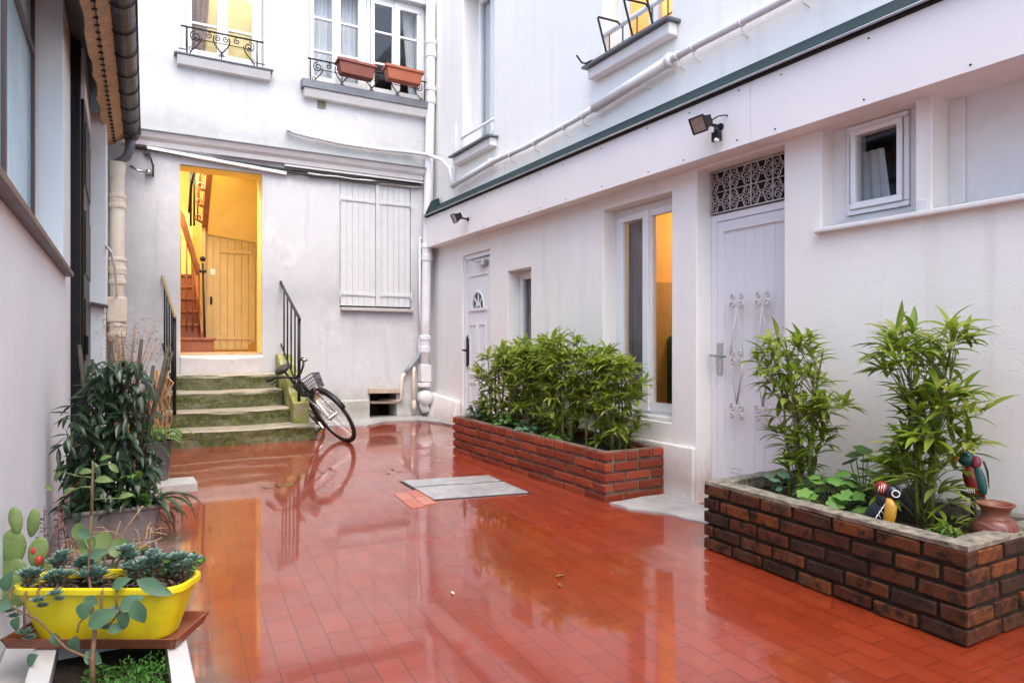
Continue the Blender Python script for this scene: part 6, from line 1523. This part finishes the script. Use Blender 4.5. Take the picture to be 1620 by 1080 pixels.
# vine rising out of the white box in front of the yellow trough
def vine():
    D0 = 1.93; P = lambda px, py, D: atD(px, py, D)
    root = P(147, 1090, 1.90); t = thing('vine', 'climbing vine with few grey green leaves, rising from the white box across the yellow trough', 'plant', tuple(root)); sm = MB(); lm = MB()
    sm.tube([root - Vector((0, 0, .05)), P(146, 1040, 1.9), P(150, 1000, 1.95), P(144, 940, 2.1), P(140, 905, 2.12), P(142, 870, 2.14), P(144, 815, 2.15)], [.008, .007, .006, .0045, .004, .0035, .003], 7)
    sm.tube([P(146, 1043, 1.9), P(105, 1025, 1.95), P(60, 980, 2.0), P(20, 960, 2.02), P(-8, 945, 2.05)], [.004, .0035, .003, .0028, .002], 6)
    sm.tube([P(144, 815, 2.15), P(145, 780, 2.15), P(147, 740, 2.14)], .003, 6)
    for e in ((P(150, 995, 1.95), P(175, 985, 1.95), P(195, 960, 1.93), P(215, 950, 1.92)), (P(146, 965, 2.0), P(125, 985, 1.98), P(122, 1000, 1.97))): sm.tube(e, .0025, 5)
    for (px, py, D, L_, W_, dx, dz) in ((215, 948, 1.91, .075, .05, .25, -1), (262, 935, 1.95, .10, .045, -.9, .35), (140, 990, 1.93, .09, .055, .9, .55), (190, 962, 1.92, .07, .045, .9, .5), (128, 978, 1.97, .06, .05, .4, .8), (122, 1005, 1.96, .06, .045, -.2, -.9), (136, 1030, 1.91, .055, .04, .7, -.6), (170, 995, 1.93, .05, .03, .9, .1), (60, 1035, 1.95, .05, .035, -.6, -.5), (30, 975, 2.0, .05, .035, -.3, -.8), (228, 925, 1.99, .085, .04, .9, -.3), (205, 968, 1.92, .06, .045, -.5, -.8), (178, 930, 2.05, .06, .035, .8, .5), (155, 955, 2.02, .05, .035, -.8, .3), (85, 1000, 1.97, .045, .03, .3, -.9), (18, 960, 2.02, .05, .04, -.7, .2), (8, 935, 2.05, .06, .045, .2, .9), (142, 880, 2.12, .055, .035, .9, .3), (143, 850, 2.13, .05, .03, -.8, .5)):
        rgt = Vector((R2[0], R2[1], 0)); lm.leaf(P(px, py, D), rgt * dx + Vector((0, 0, dz)), Vector((-F2[0], -F2[1], .5)), L_, W_, .25, .2, 5, .38)
    part('stem', sm, MAT['twig'], t, smooth=True, weld=False); part('leaves', lm, MAT['leaf_blue'], t, smooth=True, weld=False)
vine()
# tall leggy shoot left of the ivy
P = lambda px, py, D: atD(px, py, D); root = P(143, 905, 2.25); t = thing('young_tree_shoot', 'leggy bare shoot with a few curled leaves in front of the ivy', 'plant', tuple(root)); sm = MB(); lm = MB(); Dk = 2.3
sm.tube([root - Vector((0, 0, .12)), P(144, 860, Dk), P(146, 800, Dk), P(147, 745, Dk), P(146, 728, Dk)], [.0045, .004, .0035, .003, .002], 6)
for (a, b, c) in (((147, 745), (160, 735), (172, 733)), ((146, 790), (165, 788), (188, 788)), ((146, 770), (128, 770), (100, 782)), ((145, 755), (120, 752), (95, 745))): sm.tube([P(*a, Dk), P(*b, Dk), P(*c, Dk)], [.003, .0025, .002], 5)
for (px, py, dx, dz, L_) in ((172, 733, .6, -.5, .045), (188, 788, .5, .2, .05), (150, 760, .9, .1, .06), (100, 745, -.8, -.8, .055), (100, 783, .7, .6, .045), (85, 775, -.4, .2, .04), (125, 748, .9, .2, .05), (158, 728, .9, .5, .04)):
    rgt = Vector((R2[0], R2[1], 0)); lm.leaf(P(px, py, Dk), rgt * dx + Vector((0, 0, dz)), Vector((-F2[0], -F2[1], .9)), L_, L_ * .5, .4, .25, 4, .4)
part('stem', sm, MAT['stem'], t, smooth=True, weld=False); part('leaves', lm, MAT['leaf_pale'], t, smooth=True, weld=False)
# grey troughs behind
g1 = trough('grey_trough', 'grey brown plastic trough carrying the tall dark ivy', 'planter', (-.045, 4.40, fz(0, 4.4)), 0, .46, .24, .20, MAT['grey_trough'], .025, .014, .88)
g2 = trough('grey_trough', 'lower grey brown trough of dry stalks in front of the ivy trough', 'planter', (-.06, 3.72, fz(0, 3.7) - .01), 0, .40, .26, .15, MAT['grey_trough'], .035, .014, .9)
# dry stalks
rnd = random.Random(8); loc = (-.06, 3.70, fz(0, 3.7) + .105); t = thing('dry_stalks', 'tangle of dry orange brown stalks in the lower grey trough', 'plant', loc, local=True); sm = MB(); lm = MB()
for k in range(46):
    x, y = rnd.uniform(-.17, .17), rnd.uniform(-.09, .09); a = rnd.uniform(0, 6.3); h = rnd.uniform(.02, .16); l = rnd.uniform(.03, .16)
    sm.tube(bez((x, y, 0), (x, y, h), (x + l * .5 * math.cos(a), y + l * .5 * math.sin(a), h), (x + l * math.cos(a), y + l * math.sin(a), h * rnd.uniform(.3, 1.1)), 5), .0022, 4)
for (dx, dz) in ((.14, .26), (.05, .2), (.22, .10), (-.05, .14)):
    sm.tube([(0, -.05, .0), (dx * .5, -.06, dz * .6), (dx, -.08, dz)], [.004, .003, .002], 5)
for k in range(120):
    x, y = rnd.uniform(.02, .17), rnd.uniform(-.02, .10); a = rnd.uniform(0, 6.3); lm.leaf(Vector((x, y, rnd.uniform(0, .03))), Vector((math.cos(a), math.sin(a), rnd.uniform(.2, 1.2))), Vector((0, 0, 1)), .022, .009, .4, .2, 2)
part('stalks', sm, MAT['twig_dry'], t, smooth=True, weld=False); part('leaves', lm, MAT['leaf_mid'], t, weld=False)
rnd = random.Random(18); root = P(72, 930, 2.75); t = thing('dry_sprig', 'dark dried seed sprigs standing by the left wall behind the cactus', 'plant', tuple(root)); sm = MB(); lm = MB()
for (pts) in (((72, 930), (70, 870), (70, 800)), ((95, 930), (93, 850), (92, 795)), ((100, 930), (105, 860), (100, 830)), ((80, 930), (78, 890), (62, 850))):
    V = [P(a, b, 2.75) for a, b in pts]; sm.tube(V, [.0025, .002, .0015], 5)
    for k in range(26):
        q_ = V[1].lerp(V[2], rnd.random()) if rnd.random() < .7 else V[0].lerp(V[1], rnd.uniform(.4, 1)); a = rnd.uniform(0, 6.3); lm.leaf(q_, Vector((math.cos(a), math.sin(a), .4)), Vector((0, 0, 1)), .02, .011, .8, .4, 2)
part('stem', sm, MAT['twig'], t, smooth=True, weld=False); part('seed_heads', lm, leafmat('dark_seed', [(.10, .04, .04), (.16, .07, .07), (.08, .05, .05)], .7, .1), t, weld=False)
# the tall dark climbing plant on cut stakes
def ivy():
    rnd = random.Random(12); base = Vector((-.03, 4.40, fz(0, 4.4) + .17)); t = thing('climbing_plant', 'tall dark green climbing plant with drooping pointed leaves on cut stakes', 'plant', tuple(base), local=True); sm = MB(); lm = MB(); st_ = MB()
    stakes = [(-.16, .02, -.02, .92), (-.09, .0, -.03, .84), (-.03, .03, .0, .94), (.0, -.03, .04, .83), (.07, .02, .05, .95), (.12, .0, .06, .80), (.14, -.02, .12, .93), (.10, .03, .18, .88)]
    for (x, y, lx, h) in stakes:
        st_.tube([(x * .55, y, -.05), (x * .8 + lx * .4, y, h * .5), (x + lx, y + rnd.uniform(-.02, .02), h)], [.010, .011, .010], 7)
    for k in range(980):
        z = rnd.uniform(.02, .83); wl_ = rnd.uniform(.19, .26) if z < .55 else .20 - .06 * (z - .55) / .28
        x = rnd.uniform(-wl_, wl_ * .92) + (.02 if z > .6 else -.02); y = rnd.uniform(-.13, .12)
        if z > .35 and x > .07 and rnd.random() < .55: continue
        a = rnd.gauss(PI * 1.5, 1.5); e = rnd.uniform(-1.2, .1)
        d = Vector((math.cos(a) * math.cos(e), math.sin(a) * math.cos(e), math.sin(e)))
        lm.leaf(Vector((x, y, z)), d, Vector((0, -.3, 1)), rnd.uniform(.065, .125), rnd.uniform(.020, .034), rnd.uniform(.0, .5), .15, 4, .42)
    for k in range(60):
        x, y, z = rnd.uniform(-.2, .2), rnd.uniform(-.1, .1), rnd.uniform(.05, .8); sm.tube([(x * .6, y * .6, z - .06), (x * .8, y * .8, z + .02), (x, y, z)], .003, 4)
    part('stake', st_, MAT['stake'], t, smooth=True, weld=False); part('stems', sm, MAT['stake'], t, smooth=True, weld=False); part('leaves', lm, MAT['leaf_dark'], t, smooth=True, weld=False)
ivy()
tuft('light_shoots', 'light green broad shoots at the foot of the dark climbing plant', (.06, 4.36, fz(0, 4.4) + .20), 60, .10, .09, .04, 'leaf_bright', 34, .9, .5, zsp=.18)
def straps():
    rnd = random.Random(4); base = Vector((.13, 4.32, fz(0, 4.3) + .19)); t = thing('strap_leaf_plant', 'strap leaved plant arching out over the tiles right of the ivy trough', 'plant', tuple(base), local=True); lm = MB()
    for (a, e, L_, cu) in ((-.1, .75, .36, 1.1), (-.45, .7, .34, 1.2), (-.8, .75, .30, 1.2), (.15, .7, .30, .9), (-.3, 1.0, .30, 1.3), (-1.1, .8, .25, 1.2), (.4, .8, .26, .9)):
        lm.leaf(Vector((0, 0, 0)), Vector((math.cos(a) * math.cos(e), math.sin(a) * math.cos(e), math.sin(e))), Vector((0, 0, 1)), L_, .036, cu, .18, 8, .5)
    part('leaves', lm, MAT['leaf_dark'], t, smooth=True, weld=False)
straps()
mb = MB(); q_ = Vector((.19, 4.22, fz(.2, 4.2) + .16)); rnd = random.Random(2)
for k in range(14): mb.leaf(q_ + Vector((rnd.uniform(-.05, .04), 0, rnd.uniform(-.03, .05))), Vector((rnd.uniform(.2, 1), rnd.uniform(-.4, .3), rnd.uniform(-1.2, -.1))), Vector((0, 0, 1)), .13, .02, .5, .4)
mb2_ = mb; solo('withered_plant', 'withered brown leaves drooping over the right rim of the ivy trough', 'leaves', mb, leafmat('withered', [(.22, .12, .07), (.34, .2, .12), (.16, .08, .05)], .8, .15), weld=False)
# dark bucket with a fern, on a concrete block
bk = atFloor(285, 775); bx, by = .30, 5.55
mb = MB(); zb_ = fz(bx, by); mb.hexa([(bx - .16, by - .16, zb_ - .02), (bx + .17, by - .16, zb_ - .02), (bx + .17, by + .12, zb_ - .02), (bx - .16, by + .12, zb_ - .02)], [(bx - .155, by - .155, zb_ + .06), (bx + .165, by - .155, zb_ + .055), (bx + .165, by + .115, zb_ + .055), (bx - .155, by + .115, zb_ + .06)])
solo('concrete_block', 'pale concrete block on the tiles under the dark bucket', 'block', mb, MAT['concrete'], bevel=.01)
bt = thing('bucket', 'dark grey plastic bucket holding a green fern', 'bucket', (.20, 5.62, zb_ + .062), local=True)
mb = MB(); mb.lathe([(.085, 0), (.115, .27), (.123, .272), (.123, .285), (.110, .285), (.106, .26)], n=28, cap=False); mb.lathe([(.085, .001), (.01, .002)], n=28, cap=True); part('body', mb, MAT['bucket'], bt, smooth=False)
mb = MB(); mb.lathe([(.107, .25), (.01, .262)], n=28); part('soil', mb, MAT['soil'], bt)
def fern():
    rnd = random.Random(6); base = Vector((.21, 5.62, zb_ + .33)); t = thing('fern', 'fresh green fern in the dark bucket, left of the lowest stone step', 'plant', tuple(base), local=True); sm = MB(); lm = MB()
    for k in range(17):
        a = 2 * PI * k / 17 + rnd.uniform(-.2, .2); L_ = rnd.uniform(.16, .26); e = rnd.uniform(.3, 1.0)
        pts = bez((0, 0, -.05), (L_ * .3 * math.cos(a), L_ * .3 * math.sin(a), L_ * e * .7), (L_ * .7 * math.cos(a), L_ * .7 * math.sin(a), L_ * e * .8), (L_ * math.cos(a), L_ * math.sin(a), L_ * e * .35), 12); sm.tube(pts, .0025, 4)
        for i in range(2, 13):
            d = (pts[i] - pts[i - 1]).normalized(); sd_ = d.cross(Vector((0, 0, 1))).normalized(); w_ = .055 * (1 - i / 14)
            for s in (1, -1): lm.leaf(pts[i], (sd_ * s + d * .5).normalized(), Vector((0, 0, 1)), w_ + .012, .02, .3, .15, 3, .4)
    part('stems', sm, MAT['stem'], t, smooth=True, weld=False); part('fronds', lm, MAT['leaf_bright'], t, weld=False)
fern()
# dry pink heather and bare climbing stems behind the ivy
def dry_heather():
    rnd = random.Random(14); base = Vector((.02, 6.3, fz(0, 6.3))); t = thing('dry_heather', 'dry pinkish heather rising behind the dark climbing plant', 'plant', tuple(base), local=True); sm = MB(); lm = MB()
    for k in range(26):
        a = rnd.uniform(0, 6.3); r = rnd.uniform(.05, .26); h = rnd.uniform(.8, 1.22); e = Vector((r * math.cos(a) * 1.0 + .02, r * math.sin(a) * .6, h)); sm.tube(bez((rnd.uniform(-.05, .05), 0, .1), (0, 0, h * .5), (e.x * .6, e.y * .6, h * .8), e, 6), .004, 4)
        for i in range(26):
            q_ = Vector((e.x, e.y, e.z)) + Vector((rnd.gauss(0, .025), rnd.gauss(0, .02), rnd.uniform(-.18, .05))); b = rnd.uniform(0, 6.3); lm.leaf(q_, Vector((math.cos(b), math.sin(b), .8)), Vector((0, 0, 1)), .028, .009, .4, .3, 2)
    part('stems', sm, MAT['twig_dry'], t, smooth=True, weld=False); part('leaves', lm, MAT['heather'], t, weld=False)  # the blades in this mesh are the dry pink flower heads
dry_heather()
rnd = random.Random(21); base = Vector((.28, 6.75, fz(.28, 6.75))); t = thing('bare_climber', 'bare twisted climber stems at the left end of the stone steps', 'plant', tuple(base), local=True); sm = MB()
for k in range(16):
    x = rnd.uniform(-.07, .07); pts = [Vector((x, 0, -.02))]
    for i in range(1, 8): pts.append(Vector((x + rnd.gauss(0, .022), rnd.gauss(0, .03), .11 * i)))
    sm.tube(pts, .007, 5)
part('stems', sm, MAT['twig_dry'], t, smooth=True, weld=False)
mb = MB(); mb.hexa([(-.10, 5.1, fz(0, 5.1) - .02), (.06, 5.1, fz(0, 5.1) - .02), (.06, 5.9, fz(0, 5.9) - .02), (-.10, 5.9, fz(0, 5.9) - .02)], [(-.10, 5.1, .24), (.06, 5.1, .24), (.06, 5.9, .26), (-.10, 5.9, .26)])
solo('white_trough', 'white low trough behind the ivy beside the black door', 'planter', mb, MAT['white_box'], bevel=.01)
